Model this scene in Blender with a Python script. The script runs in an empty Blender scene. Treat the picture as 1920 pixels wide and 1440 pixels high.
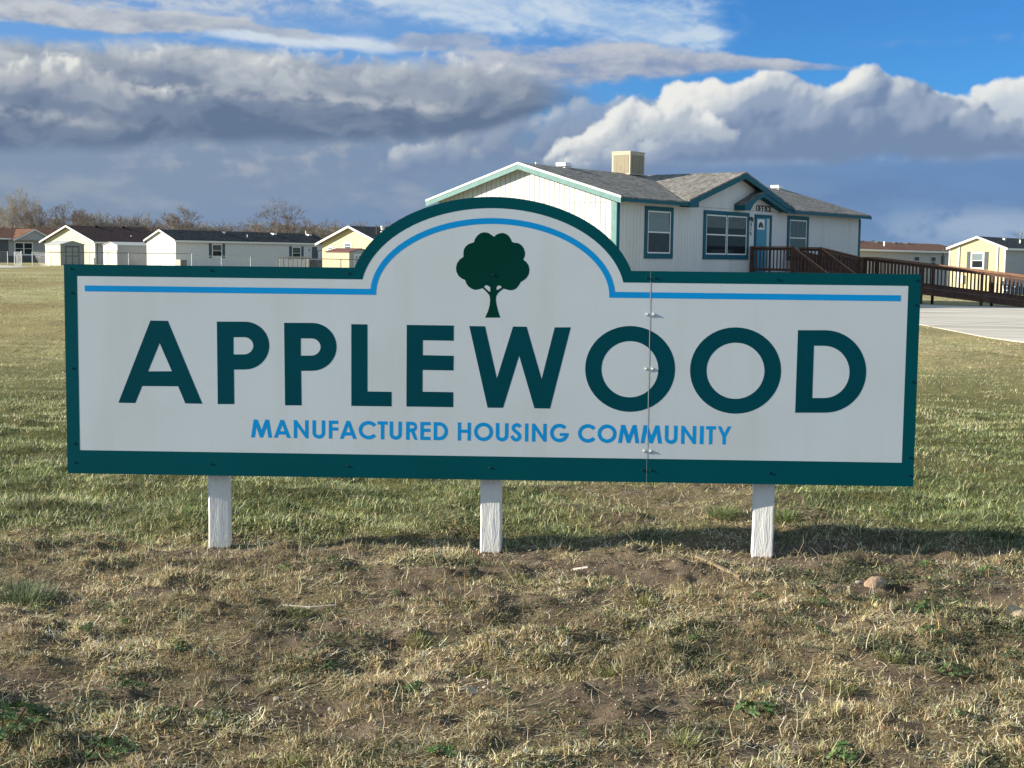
import bpy, bmesh, math, random
import numpy as np
from mathutils import Vector, Matrix
from mathutils.geometry import tessellate_polygon

# ------------------------------------------------------------------ camera
scene = bpy.context.scene
COL = scene.collection
PITCH = math.atan(236 / 2600); ROLL = 0.0115
cam_data = bpy.data.cameras.new('camera')
cam_data.sensor_width = 36.0
cam_data.lens = 36.0 * 2600 / 1920
cam_data.clip_start = 0.1
cam_data.clip_end = 4000
cam = bpy.data.objects.new('camera', cam_data)
COL.objects.link(cam)
cam.matrix_world = (Matrix.Translation((0, 0, 1.25)) @ Matrix.Rotation(math.pi / 2 - PITCH, 4, 'X')
                    @ Matrix.Rotation(ROLL, 4, 'Z'))
scene.camera = cam

# ------------------------------------------------------------------ sun and exposure
SUN_EL = math.radians(20.0)
SUN_AZ = math.radians(7.2)          # how far in front of the sign's plane the sun stands
sun_dir = Vector((-math.cos(SUN_AZ) * math.cos(SUN_EL), -math.sin(SUN_AZ) * math.cos(SUN_EL), math.sin(SUN_EL)))
sd = bpy.data.lights.new('sun', 'SUN')
sd.energy = 4.7
sd.angle = math.radians(0.5)
sd.color = (1.0, 0.90, 0.74)
so = bpy.data.objects.new('sun', sd)
so.rotation_euler = sun_dir.to_track_quat('Z', 'Y').to_euler()
so.location = (-30, -5, 20)
COL.objects.link(so)
scene.view_settings.view_transform = 'Standard'
scene.view_settings.look = 'None'
scene.view_settings.exposure = 1.0
scene.view_settings.gamma = 1.0

# ------------------------------------------------------------------ world: sky texture plus clouds
world = bpy.data.worlds.new('World')
scene.world = world
world.use_nodes = True
WT = world.node_tree
WT.nodes.clear()




def lin(r, g, b):
    f = lambda c: (c / 255 / 12.92) if c / 255 <= 0.04045 else ((c / 255 + 0.055) / 1.055) ** 2.4
    return (f(r), f(g), f(b))


# ---- cloud layer, computed over azimuth (u) and elevation (v), both in units of 1/26 rad
def _h(ix, iy, seed):
    n = (ix * 374761393 + iy * 668265263 + seed * 974634777) & 0x7fffffff
    n = ((n ^ (n >> 13)) * 1274126177) & 0x7fffffff
    return (n ^ (n >> 16)) & 0xffff


def gnoise(x, y, seed=0):
    """2D gradient noise, about -0.7..0.7"""
    x0 = np.floor(x).astype(np.int64); y0 = np.floor(y).astype(np.int64)
    fx = x - x0; fy = y - y0
    sx = fx * fx * fx * (fx * (fx * 6 - 15) + 10); sy = fy * fy * fy * (fy * (fy * 6 - 15) + 10)
    def g(i, j):
        a = _h(x0 + i, y0 + j, seed) * (2 * math.pi / 65536)
        return np.cos(a) * (fx - i) + np.sin(a) * (fy - j)
    a = g(0, 0); b = g(1, 0); c = g(0, 1); d = g(1, 1)
    return (a + (b - a) * sx) * (1 - sy) + (c + (d - c) * sx) * sy


def fbm(x, y, octv=5, rough=0.5, seed=0, lac=2.03):
    s = 0; a = 1.0; t = 0
    for o in range(octv):
        s = s + gnoise(x, y, seed + o * 17) * a
        t += a; a *= rough; x = x * lac + 13.7; y = y * lac - 7.1
    return s / t * 1.6


def sstep(x, a, b):
    t = np.clip((x - a) / (b - a), 0, 1)
    return t * t * (3 - 2 * t)


def srgb(r, g, b):
    return np.array(lin(r, g, b), dtype=np.float64)


def clouds(U, V):
    """U, V: regular grids (rows: V rising). returns rgb (straight), alpha"""
    res = 1.0 / (U[0, 1] - U[0, 0])
    shape = U.shape
    RGB = np.zeros(shape + (3,)); A = np.zeros(shape)

    def over(c, a):
        nonlocal RGB, A
        a = np.clip(a, 0, 1)
        na = a + A * (1 - a)
        k = np.where(na > 1e-6, a / np.maximum(na, 1e-6), 0)
        RGB = RGB * (1 - k[..., None]) + c * k[..., None]
        A = na

    def mix3(t, stops):
        """stops: [(pos, colour)]"""
        t = t[..., None]; out = np.ones(shape + (3,)) * stops[0][1]
        for (p0, c0), (p1, c1) in zip(stops[:-1], stops[1:]):
            k = np.clip((t - p0) / (p1 - p0), 0, 1); k = k * k * (3 - 2 * k)
            out = out * (1 - k) + c1 * k
        return out

    W1 = fbm(U * 0.5, V * 0.8, 4, 0.5, 1); W2 = fbm(U * 0.5 + 40, V * 0.8, 4, 0.5, 2)

    over(srgb(148, 184, 226), 0.38 * sstep(U, 4.5, -3.0) + 0.0 * V)
    # thin streaked high cloud, upper left to centre
    a = V + U * 0.135
    q = fbm((U + W1 * 1.4) * 0.42, (a + W2 * 0.35) * 1.9, 8, 0.62, 5)
    f = fbm((U + a * 1.2 + W1) * 1.3, (a * 1.0 - U * 0.25) * 3.6, 6, 0.7, 9)
    body = sstep(a, 3.75, 4.25) * sstep(U, 4.7, 2.6) * sstep(U, -9.5, -4.5)
    core = np.exp(-((a - 4.62 - 0.15 * W1) / 0.58) ** 2) * sstep(U, 4.5, 3.0) * sstep(U, -7.0, -4.0)
    dens = (core * 1.0 + body * 0.25 + q * 0.75 + f * 0.38 - 0.18)
    over(mix3(q + 0.5 * f, [(-0.4, srgb(150, 185, 225)), (0.5, srgb(206, 220, 232))]), sstep(dens, 0.0, 0.95) * np.clip(body + core, 0, 1) * 0.88)
    hz2 = sstep(V, 3.95, 4.45) * sstep(U, -1.0, -5.5)
    over(mix3(q + f * 0.6, [(-0.4, srgb(150, 172, 206)), (0.5, srgb(204, 212, 220))]), hz2 * sstep(q + f * 0.5, -0.6, 0.25) * 0.9)
    # a smaller white sheet around u=-2.5, v=3.9
    a2 = V + (U + 3) * 0.05
    s2 = np.exp(-((a2 - 3.83) / 0.16) ** 2) * sstep(U, -6.6, -5.2) * sstep(U, -1.2, -2.8)
    over(srgb(212, 222, 232), sstep(s2 + q * 0.4 + f * 0.3, 0.25, 0.9) * 0.9)

    # grey sheets at upper left
    def sheet(uc, vc, hu, hv, slope, seed, lo, hi, op=0.95, edge=0.35):
        w = fbm(U * 0.9, V * 2.6, 6, 0.6, seed); w2 = fbm(U * 2.2, V * 4.0, 6, 0.6, seed + 5)
        e = 1 - ((U - uc) / hu) ** 2 - ((V - vc - slope * (U - uc) + 0.10 * W1) / hv) ** 2
        d = e + w * 1.1 + w2 * 0.35
        t = w * 0.9 + w2 * 0.5 + (V - vc) / hv * 0.25 + 0.1
        over(mix3(t, [(-0.5, lo), (0.5, hi)]), sstep(d, 0.0, edge + 0.25) * op)
    sheet(-9.4, 4.62, 2.6, 0.34, -0.03, 21, srgb(150, 158, 176), srgb(196, 200, 206))
    sheet(-8.0, 4.12, 4.2, 0.24, -0.02, 25, srgb(152, 162, 180), srgb(200, 204, 208))
    sheet(-5.6, 4.08, 2.2, 0.12, -0.06, 28, srgb(150, 164, 188), srgb(186, 194, 204), 0.8)
    sheet(-1.4, 3.93, 1.3, 0.22, 0.0, 31, srgb(150, 162, 184), srgb(184, 190, 200), 0.7)

    # distant grey-blue rain veil filling the lower sky
    n = fbm(U * 0.33, V * 0.8, 6, 0.52, 41); n2 = fbm(U * 0.6 + 9, V * 1.9, 6, 0.55, 44); n3 = fbm(U * 1.6, V * 2.2, 6, 0.6, 47)
    vtop = np.interp(U, [-14, -4, 0, 3, 6, 9, 14], [3.7, 3.6, 3.0, 2.7, 2.8, 2.6, 2.5]) + n * 0.35 + n2 * 0.15
    cov = sstep(V, vtop + 0.2, vtop - 0.9)
    base = mix3(np.clip((U + 6 + n * 4) / 15, 0, 1), [(0, srgb(130, 149, 174)), (0.45, srgb(120, 144, 176)), (1, srgb(108, 142, 186))])
    pale = sstep(n + n2 * 0.5, -0.05, 0.5) * sstep(V, 0.1, 1.1) * sstep(U, 2.0, -2.5)
    base = base * (1 - 0.75 * pale[..., None]) + srgb(158, 168, 181) * (0.75 * pale[..., None])
    dk = np.exp(-((V - 1.1) / 0.5) ** 2) * sstep(n2, -0.4, 0.4) * sstep(U, 0, 6) * 0.55
    base = base * (1 - dk[..., None]) + srgb(96, 124, 168) * dk[..., None]
    hz = np.exp(-((V - 0.62 - n2 * 0.15) / 0.33) ** 2) * sstep(U, 5.0, 8.5) * sstep(n3 + n, -0.6, 0.3) * 0.85
    base = base * (1 - hz[..., None]) + srgb(163, 181, 205) * hz[..., None]
    bl = np.exp(-(((V - 0.35) / 0.5) ** 2 + ((U + 2.8) / 2.8) ** 2)) * 0.6
    base = base * (1 - bl[..., None]) + srgb(112, 138, 180) * bl[..., None]
    over(base, cov * 0.97)
    # soft pale wisps just under the big bank
    w = np.exp(-((V - 1.95 - 0.06 * U - n2 * 0.3) / 0.42) ** 2) * sstep(U, -8.5, -5.5) * sstep(U, 4.0, 0.0)
    over(mix3(n3 + n2, [(-0.5, srgb(130, 146, 172)), (0.5, srgb(168, 176, 188))]), w * sstep(n3 + n * 0.8 + n2 * .6, -0.35, 0.6) * 0.8)
    w = np.exp(-((V - 1.84 - n2 * 0.06 - 0.02 * (U - 6)) / 0.09) ** 2) * sstep(U, 2.0, 3.4) * sstep(U, 14, 8)
    over(srgb(152, 172, 202), w * sstep(n3 + n2, -0.5, 0.5) * 0.75)

    def cumulus(prof, basef, seed, cols, puffs, rmin, rmax, light=(-0.72, 0.42, 0.50), alpha_soft=0.10, basesoft=0.22,
                flatness=1.0, litk=1.0, op=1.0, fill=0.0, edge_lit=0.3, detail=1.0, fade=None):
        """union of round puffs below a skyline profile, displaced by noise and lit by its own relief"""
        rg = np.random.RandomState(seed)
        us = [p[0] for p in prof]; vs = [p[1] for p in prof]
        du = fbm(U * 1.1, V * 1.4, 5, 0.6, seed + 1) * 0.34 + fbm(U * 4.5, V * 5, 6, 0.65, seed + 3) * 0.11 * detail
        dv = fbm(U * 1.1 + 31, V * 1.4, 5, 0.6, seed + 2) * 0.26 + fbm(U * 4.5 + 9, V * 5, 6, 0.65, seed + 4) * 0.10 * detail
        Uw = U + du; Vw = V + dv
        Hh = np.full(shape, -1.0)
        u0, v0 = U[0, 0], V[0, 0]
        for k in range(puffs):
            u = rg.uniform(us[0], us[-1]); top = np.interp(u, us, vs); b = np.interp(u, [x for x, y in basef], [y for x, y in basef])
            if top - b < 0.12: continue
            if rg.rand() < 0.6: r = rmin * (1 + rg.rand()); v = top - r * rg.uniform(0.7, 1.6) - rg.rand() ** 2 * (top - b) * 0.4
            else: r = rg.uniform(rmin, rmax); v = rg.uniform(b, top)
            r = min(r, (top - b) * 0.75)
            if v + r > top + 0.06: v = top + 0.06 - r
            z0 = (1 - min(1, max(0, (v - b) / (top - b)))) * 0.30 + rg.uniform(-0.1, 0.1)
            m = r + 0.6
            i0 = max(0, int((u - m - u0) * res)); i1 = min(shape[1], int((u + m - u0) * res) + 1)
            j0 = max(0, int((v - m - v0) * res)); j1 = min(shape[0], int((v + m - v0) * res) + 1)
            if i0 >= i1 or j0 >= j1: continue
            uu = Uw[j0:j1, i0:i1] - u; vv = Vw[j0:j1, i0:i1] - v
            d2 = 1 - (uu * uu + vv * vv * 1.15) / (r * r)
            hh = np.where(d2 > 0, np.sqrt(np.maximum(d2, 0)) * r + z0, -1)
            sub = Hh[j0:j1, i0:i1]
            hi = np.maximum(sub, hh); lo = np.minimum(sub, hh)
            k2 = 0.10
            bl = np.where((lo > -0.9), hi + np.maximum(k2 - (hi - lo), 0) ** 2 / (4 * k2), hi)
            Hh[j0:j1, i0:i1] = bl
        T = np.interp(U, us, vs); Bv = np.interp(U, [x for x, y in basef], [y for x, y in basef])
        bw = fbm(U * 0.8, V * 0.6, 5, 0.55, seed + 8) * 0.22
        inside = np.clip((T - V) / 0.25, 0, 1) * fill
        hb = np.maximum(Hh, inside * 0.2 - 1 * (inside <= 0))
        nn = fbm(Uw * 2.2, Vw * 2.6, 8, 0.66, seed + 12); big = fbm(U * 0.9, V * 1.2, 4, 0.5, seed + 15)
        hs = np.where(Hh > -0.9, Hh, 0) + nn * 0.085 * detail
        # blur slightly
        def blur(a, k):
            for ax in (0, 1):
                c = np.cumsum(np.concatenate([np.repeat(np.take(a, [0], ax), k + 1, ax), a, np.repeat(np.take(a, [-1], ax), k, ax)], ax), ax)
                n_ = a.shape[ax]
                a = (np.take(c, range(2 * k + 1, 2 * k + 1 + n_), ax) - np.take(c, range(0, n_), ax)) / (2 * k + 1)
            return a
        hs1 = blur(hs, 2); hs2 = blur(hs, 9); hs3 = blur(hs, 26)
        L = np.array(light) / np.linalg.norm(light)
        lam = 0
        for hq, wq, g_ in ((hs1, 0.40, 0.55), (hs2, 0.35, 1.0), (hs3, 0.25, 1.6)):
            gy, gx = np.gradient(hq * res)
            gx = gx * g_; gy = gy * g_
            nl = (-gx * L[0] - gy * L[1] + L[2]) / np.sqrt(1 + gx * gx + gy * gy)
            lam = lam + wq * np.clip(nl, -0.3, 1)
        rel = np.clip((V - Bv - bw) / np.maximum(T - Bv, 0.3), 0, 1.2)
        cover = blur((Hh > -0.9).astype(float), 3)
        if fill: cover = np.maximum(cover, sstep(T - V, 0.22, 0.45) * sstep(V, Bv - 0.3, Bv))
        deep = np.maximum(blur((Hh > -0.9).astype(float), 30), fill * sstep(T - V, 0.3, 0.8))
        t = lam * litk * (0.25 + 0.75 * rel ** flatness) + rel * 0.22 + (1 - deep) * edge_lit * np.clip(0.55 + big * 1.3, 0.0, 1.3) + big * 0.16 - 0.12
        if fade: t = t + 0.30 * sstep(U, 4.4, 2.2) - fade[2] * sstep(U, fade[0], fade[1]) * (0.35 + 0.65 * deep)
        al = sstep(cover + fbm(Uw * 5, Vw * 6, 5, 0.65, seed + 20) * alpha_soft * 2.2, 0.28, 0.28 + 0.45 + alpha_soft) * sstep(cover, 0.02, 0.15)
        al = al * sstep(V - Bv - bw, -basesoft, basesoft * 0.6) * op
        over(mix3(t, cols), al)

    # pale ragged bank in the middle distance
    cumulus([(-2.2, 1.9), (-0.8, 2.45), (0.2, 2.75), (1.4, 2.95), (2.6, 2.85), (3.6, 2.6)], [(-2.2, 1.5), (4, 1.7)], 501,
            [(0.0, srgb(122, 141, 173)), (0.45, srgb(150, 164, 186)), (0.95, srgb(200, 206, 212))], 160, 0.10, 0.35, litk=0.8, op=0.75, basesoft=0.5, alpha_soft=0.3)
    # far right, sunlit
    cumulus([(6.6, 2.4), (7.2, 3.0), (7.9, 3.10), (8.8, 3.12), (9.8, 3.28), (11, 3.3), (12.5, 3.0), (14, 2.2)], [(6.6, 2.1), (14, 2.0)], 521,
            [(0.0, srgb(146, 167, 196)), (0.45, srgb(190, 201, 213)), (1.0, srgb(232, 234, 232))], 260, 0.12, 0.42, litk=1.1, basesoft=0.35)
    # towering cumulus at the right
    cumulus([(0.8, 1.85), (1.3, 2.12), (1.75, 2.45), (2.15, 2.88), (2.45, 2.48), (2.75, 2.75), (3.05, 3.22), (3.7, 3.22), (4.1, 3.16), (4.6, 3.42), (5.0, 3.3), (5.4, 3.16), (5.9, 3.25), (6.4, 3.52), (6.8, 3.28), (7.4, 3.02), (8.3, 2.75), (8.9, 2.45), (9.3, 2.15), (9.8, 1.95)],
            [(0.8, 1.70), (3, 1.82), (6, 1.86), (9.8, 1.90)], 611,
            [(0.0, srgb(118, 140, 172)), (0.30, srgb(150, 166, 190)), (0.56, srgb(190, 199, 209)), (1.05, srgb(236, 236, 232))], 900, 0.085, 0.50,
            flatness=1.7, litk=1.18, basesoft=0.16, edge_lit=0.50, light=(-0.82, 0.46, 0.34), alpha_soft=0.14, fill=1.0, fade=(5.0, 8.5, 0.20))
    cumulus([(0.6, 1.95), (1.1, 2.28), (1.5, 2.42), (1.8, 2.72), (2.15, 2.92), (2.5, 2.70), (2.9, 2.85), (3.4, 2.75), (4.0, 2.45)], [(0.6, 1.72), (2.2, 1.78), (4.0, 2.05)], 655,
            [(0.0, srgb(140, 158, 184)), (0.4, srgb(180, 190, 202)), (0.9, srgb(236, 237, 234))], 240, 0.07, 0.22, litk=1.1, op=0.92, basesoft=0.4, edge_lit=0.25, alpha_soft=0.25, light=(-0.7, 0.5, 0.5))
    # thin grey tongue from the left bank over the tower
    w = fbm(U * 0.9, V * 3.0, 6, 0.6, 77); w2 = fbm(U * 2.4, V * 5, 6, 0.6, 79)
    mid = np.interp(U, [-2, 0, 2, 4, 6.3], [3.25, 3.45, 3.6, 3.55, 3.42]); th = np.interp(U, [-2, 0, 2.2, 3.4, 4.5, 6.3], [0.5, 0.45, 0.38, 0.24, 0.14, 0.03])
    e = 1 - ((V - mid) / th) ** 2
    over(mix3(w * 0.8 + w2 * 0.5 + (V - mid) / th * 0.3, [(-0.6, srgb(140, 154, 182)), (0.6, srgb(194, 198, 205))]),
         sstep(e + w * 0.9 + w2 * 0.4, -0.1, 0.8) * sstep(U, -2.5, -0.5) * sstep(U, 6.5, 4.9) * 0.93)
    # the big bank at the left: shaded sheet first, then lit puffs in it
    top = np.interp(U, [-14, -9.6, -7.5, -5.6, -3.2, -1.4, 0.2, 1.4], [3.85, 3.78, 3.72, 3.86, 3.60, 3.58, 3.50, 3.2])
    bot = np.interp(U, [-14, -9.6, -8, -7.2, -6, -4.5, -2.8, -1.4, -0.5, 0.6, 1.4], [1.85, 1.80, 1.92, 1.95, 2.1, 2.14, 2.18, 2.2, 2.42, 2.75, 3.0])
    w = fbm((U + W1) * 0.7, (V + W2 * .5) * 1.7, 7, 0.56, 91); w2 = fbm(U * 2.1, V * 3.6, 6, 0.6, 93)
    al = sstep(top + w * 0.28 + w2 * 0.1 - V, -0.08, 0.25) * sstep(V - bot - w * 0.12, -0.22, 0.10) * sstep(U, 1.8, 0.2)
    rel = (V - bot) / (top - bot)
    t = rel * 1.05 + w * 0.55 + w2 * 0.16 - 0.02
    over(mix3(t, [(0.0, srgb(100, 119, 147)), (0.32, srgb(120, 136, 160)), (0.62, srgb(150, 161, 177)), (1.1, srgb(190, 197, 203))]), al)
    cumulus([(-10.5, 3.2), (-9, 3.25), (-8.3, 3.45), (-7.9, 3.4), (-7.0, 3.15), (-6.2, 3.0)], [(-10.5, 2.7), (-6.2, 2.65)], 701,
            [(0.0, srgb(128, 142, 166)), (0.42, srgb(176, 182, 190)), (0.85, srgb(236, 236, 230))], 80, 0.08, 0.24, litk=1.0, op=0.85, basesoft=0.5, edge_lit=0.2, alpha_soft=0.35)
    cumulus([(-7.2, 3.35), (-6.2, 3.75), (-5.4, 3.70), (-4.6, 3.62), (-3.9, 3.72), (-3.2, 3.78), (-2.4, 3.66), (-1.4, 3.72), (-0.6, 3.58), (0.2, 3.4)], [(-7.2, 3.1), (-4, 3.05), (0.2, 3.0)], 731,
            [(0.0, srgb(132, 145, 170)), (0.45, srgb(170, 177, 188)), (0.9, srgb(228, 230, 228))], 120, 0.08, 0.26, litk=0.95, op=0.62, basesoft=0.55, edge_lit=0.15, alpha_soft=0.45)
    for (uc, vc, hu, hv, sd_) in ((-3.6, 2.85, 1.9, 0.14, 3), (-6.5, 2.95, 1.2, 0.12, 5), (-1.8, 2.78, 0.7, 0.12, 8), (-8.6, 2.4, 1.5, 0.10, 11)):
        e = np.exp(-((U - uc) / hu) ** 2 - ((V - vc + 0.07 * (U - uc) + w * 0.15) / hv) ** 2)
        over(srgb(196, 200, 204), e * sstep(w2 + w, -0.5, 0.5) * 0.65)
    # small cirrus wisps against the blue, far right
    e = np.exp(-((V - 3.85 - w * 0.05) / 0.07) ** 2) * (np.exp(-((U - 8.9) / 0.8) ** 2) + 0.6 * np.exp(-((U - 6.8) / 0.6) ** 2))
    over(srgb(120, 160, 215), e * sstep(w2, -0.3, 0.4) * 0.7)
    edge = sstep(np.abs(U), 14.0, 12.0) * sstep(V, 10.0, 6.5)
    return RGB, A * edge


SKY_RES = 46          # samples per unit (1/26 rad)


def build_sky():
    t = WT; N = t.nodes; L = t.links
    u = np.arange(-14, 14, 1 / SKY_RES); v = np.arange(-0.3, 10, 1 / SKY_RES)
    U, V = np.meshgrid(u, v)
    rgb, al = clouds(U, V)
    h, w = al.shape
    img = bpy.data.images.new('cloud_layer', w, h, alpha=True, float_buffer=True, is_data=True)
    img.alpha_mode = 'CHANNEL_PACKED'
    img.pixels.foreach_set(np.concatenate([rgb, al[..., None]], -1).astype(np.float32).ravel())
    img.update()

    def m(op, a, b=None, c=None):
        n = N.new('ShaderNodeMath'); n.operation = op
        for i, q in enumerate((a, b, c)):
            if q is None: continue
            if isinstance(q, (int, float)): n.inputs[i].default_value = q
            else: L.new(q, n.inputs[i])
        return n.outputs[0]
    tc = N.new('ShaderNodeTexCoord')
    sep = N.new('ShaderNodeSeparateXYZ'); L.new(tc.outputs['Generated'], sep.inputs[0])
    az = m('ARCTAN2', sep.outputs[0], sep.outputs[1])
    el = m('ARCSINE', sep.outputs[2])
    uu = m('MULTIPLY_ADD', az, 26 / (w / SKY_RES), 14 / (w / SKY_RES))
    vv = m('MULTIPLY_ADD', el, 26 / (h / SKY_RES), 0.3 / (h / SKY_RES))
    cv = N.new('ShaderNodeCombineXYZ'); L.new(uu, cv.inputs[0]); L.new(vv, cv.inputs[1])
    ti = N.new('ShaderNodeTexImage'); ti.image = img; ti.extension = 'CLIP'; ti.interpolation = 'Cubic'
    L.new(cv.outputs[0], ti.inputs[0])
    sky = N.new('ShaderNodeTexSky'); sky.sky_type = 'NISHITA'
    sky.sun_disc = False
    sky.sun_elevation = SUN_EL
    sky.sun_rotation = math.atan2(sun_dir.x, sun_dir.y)
    sky.altitude = 1400; sky.air_density = 1.0; sky.dust_density = 0.3; sky.ozone_density = 2.5
    g = N.new('ShaderNodeVectorMath'); g.operation = 'MULTIPLY'
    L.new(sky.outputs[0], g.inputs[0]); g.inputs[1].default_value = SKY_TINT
    # added cloud over the unseen sky, shaped for the ambient light
    nz = N.new('ShaderNodeTexNoise'); nz.inputs['Scale'].default_value = 3.0; nz.inputs['Detail'].default_value = 3
    L.new(tc.outputs['Generated'], nz.inputs['Vector'])
    mr = N.new('ShaderNodeMapRange'); L.new(nz.outputs[0], mr.inputs[0])
    mr.inputs[1].default_value = 0.36; mr.inputs[2].default_value = 0.56; mr.inputs[4].default_value = AMBIENT_CLOUD
    def mix(f, a, b):
        n = N.new('ShaderNodeMix'); n.data_type = 'RGBA'
        L.new(f, n.inputs[0])
        L.new(a, n.inputs[6])
        if isinstance(b, tuple): n.inputs[7].default_value = (*b, 1)
        else: L.new(b, n.inputs[7])
        return n.outputs[2]
    def ramp(s, a, b):
        n = N.new('ShaderNodeMapRange'); n.interpolation_type = 'SMOOTHSTEP'; L.new(s, n.inputs[0])
        n.inputs[1].default_value = a; n.inputs[2].default_value = b
        return n.outputs[0]
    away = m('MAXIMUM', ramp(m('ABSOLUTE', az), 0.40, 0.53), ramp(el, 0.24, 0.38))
    rest = mix(m('MULTIPLY', mr.outputs[0], away), g.outputs[0], AMBIENT_COLOR)
    dim = N.new('ShaderNodeVectorMath'); dim.operation = 'SCALE'; dim.inputs['Scale'].default_value = 2 ** -scene.view_settings.exposure
    L.new(ti.outputs['Color'], dim.inputs[0])
    col = mix(ti.outputs['Alpha'], rest, dim.outputs[0])
    bg = N.new('ShaderNodeBackground')
    L.new(col, bg.inputs[0]); bg.inputs[1].default_value = 1.0
    out = N.new('ShaderNodeOutputWorld')
    L.new(bg.outputs[0], out.inputs[0])


AMBIENT_COLOR = (0.265, 0.335, 0.385)
AMBIENT_CLOUD = 0.92
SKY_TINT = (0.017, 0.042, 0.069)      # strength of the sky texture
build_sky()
world.cycles.sampling_method = 'MANUAL'
world.cycles.sample_map_resolution = 1024

# ------------------------------------------------------------------ helpers
def tag(o, label=None, cat=None, group=None, kind=None):
    if label: o['label'] = label
    if cat: o['category'] = cat
    if group: o['group'] = group
    if kind: o['kind'] = kind
    return o


def empty(name, loc=(0, 0, 0), rz=0.0, label=None, cat=None, group=None):
    o = bpy.data.objects.new(name, None)
    COL.objects.link(o)
    o.location = loc; o.rotation_euler = (0, 0, rz)
    o.empty_display_size = 0.2
    return tag(o, label, cat, group)


class MB:
    """collects shapes and links them as one mesh object"""
    def __init__(self, f=None):
        self.v = []; self.f = []; self.m = f or (lambda x, y, z: (x, y, z))
    def pts(self, P):
        i = len(self.v); self.v += [self.m(*p) for p in P]; return i
    def box(self, x0, x1, y0, y1, z0, z1):
        i = self.pts([(x0, y0, z0), (x1, y0, z0), (x1, y1, z0), (x0, y1, z0), (x0, y0, z1), (x1, y0, z1), (x1, y1, z1), (x0, y1, z1)])
        for q in ((3, 2, 1, 0), (4, 5, 6, 7), (0, 1, 5, 4), (1, 2, 6, 5), (2, 3, 7, 6), (3, 0, 4, 7)):
            self.f.append(tuple(i + k for k in q))
        return self
    def prism(self, poly, d):
        """polygon (list of 3D points) extruded by the vector d"""
        n = len(poly); i = self.pts(poly); j = self.pts([tuple(a + b for a, b in zip(p, d)) for p in poly])
        self.f.append(tuple(range(i, i + n))[::-1]); self.f.append(tuple(range(j, j + n)))
        for k in range(n):
            self.f.append((i + k, i + (k + 1) % n, j + (k + 1) % n, j + k))
        return self
    def quad(self, *P):
        i = self.pts(P); self.f.append(tuple(range(i, i + len(P)))); return self
    def beam(self, a, b, w, h):
        """rectangular bar from a to b (points on its centre line), width w, height h"""
        a = Vector(a); b = Vector(b); d = (b - a).normalized()
        s = d.cross(Vector((0, 0, 1)))
        s = s.normalized() if s.length > 1e-4 else Vector((1, 0, 0))
        t = s.cross(d).normalized()
        c = [s * (w / 2) * p + t * (h / 2) * q for p, q in ((-1, -1), (1, -1), (1, 1), (-1, 1))]
        i = self.pts([tuple(a + k) for k in c] + [tuple(b + k) for k in c])
        for q in ((0, 1, 2, 3), (7, 6, 5, 4), (0, 4, 5, 1), (1, 5, 6, 2), (2, 6, 7, 3), (3, 7, 4, 0)):
            self.f.append(tuple(i + k for k in q))
        return self
    def tube(self, a, b, r0, r1=None, n=6, caps=True):
        r1 = r0 if r1 is None else r1
        a = Vector(a); b = Vector(b); d = (b - a).normalized()
        s = d.cross(Vector((0.13, 0.21, 1)))
        s = s.normalized(); t = s.cross(d)
        R = [(math.cos(k * 2 * math.pi / n), math.sin(k * 2 * math.pi / n)) for k in range(n)]
        i = self.pts([tuple(a + (s * c + t * q) * r0) for c, q in R] + [tuple(b + (s * c + t * q) * r1) for c, q in R])
        for k in range(n):
            self.f.append((i + k, i + (k + 1) % n, i + n + (k + 1) % n, i + n + k))
        if caps:
            self.f.append(tuple(range(i, i + n))[::-1]); self.f.append(tuple(range(i + n, i + 2 * n)))
        return self
    def build(self, name, mat, parent=None, smooth=False):
        me = bpy.data.meshes.new(name)
        me.from_pydata(self.v, [], self.f)
        if mat: me.materials.append(mat)
        if smooth: me.polygons.foreach_set('use_smooth', [True] * len(me.polygons))
        me.update()
        o = bpy.data.objects.new(name, me)
        COL.objects.link(o)
        if parent: o.parent = parent
        return o


def flat(name, loops, y, mat, parent):
    """flat vinyl shape in the sign's plane at depth y; loops[0] outline, the others holes"""
    V = [[Vector((p[0], p[1], 0)) for p in lp] for lp in loops]
    tris = tessellate_polygon(V)
    allp = [p for lp in loops for p in lp]
    me = bpy.data.meshes.new(name)
    me.from_pydata([(p[0], y, p[1]) for p in allp], [], [tuple(t) for t in tris])
    me.materials.append(mat)
    me.update()
    o = bpy.data.objects.new(name, me); COL.objects.link(o); o.parent = parent
    return o


# ------------------------------------------------------------------ materials
def mat_new(name):
    m = bpy.data.materials.new(name); m.use_nodes = True
    nt = m.node_tree; b = nt.nodes['Principled BSDF']
    return m, nt, b


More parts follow.
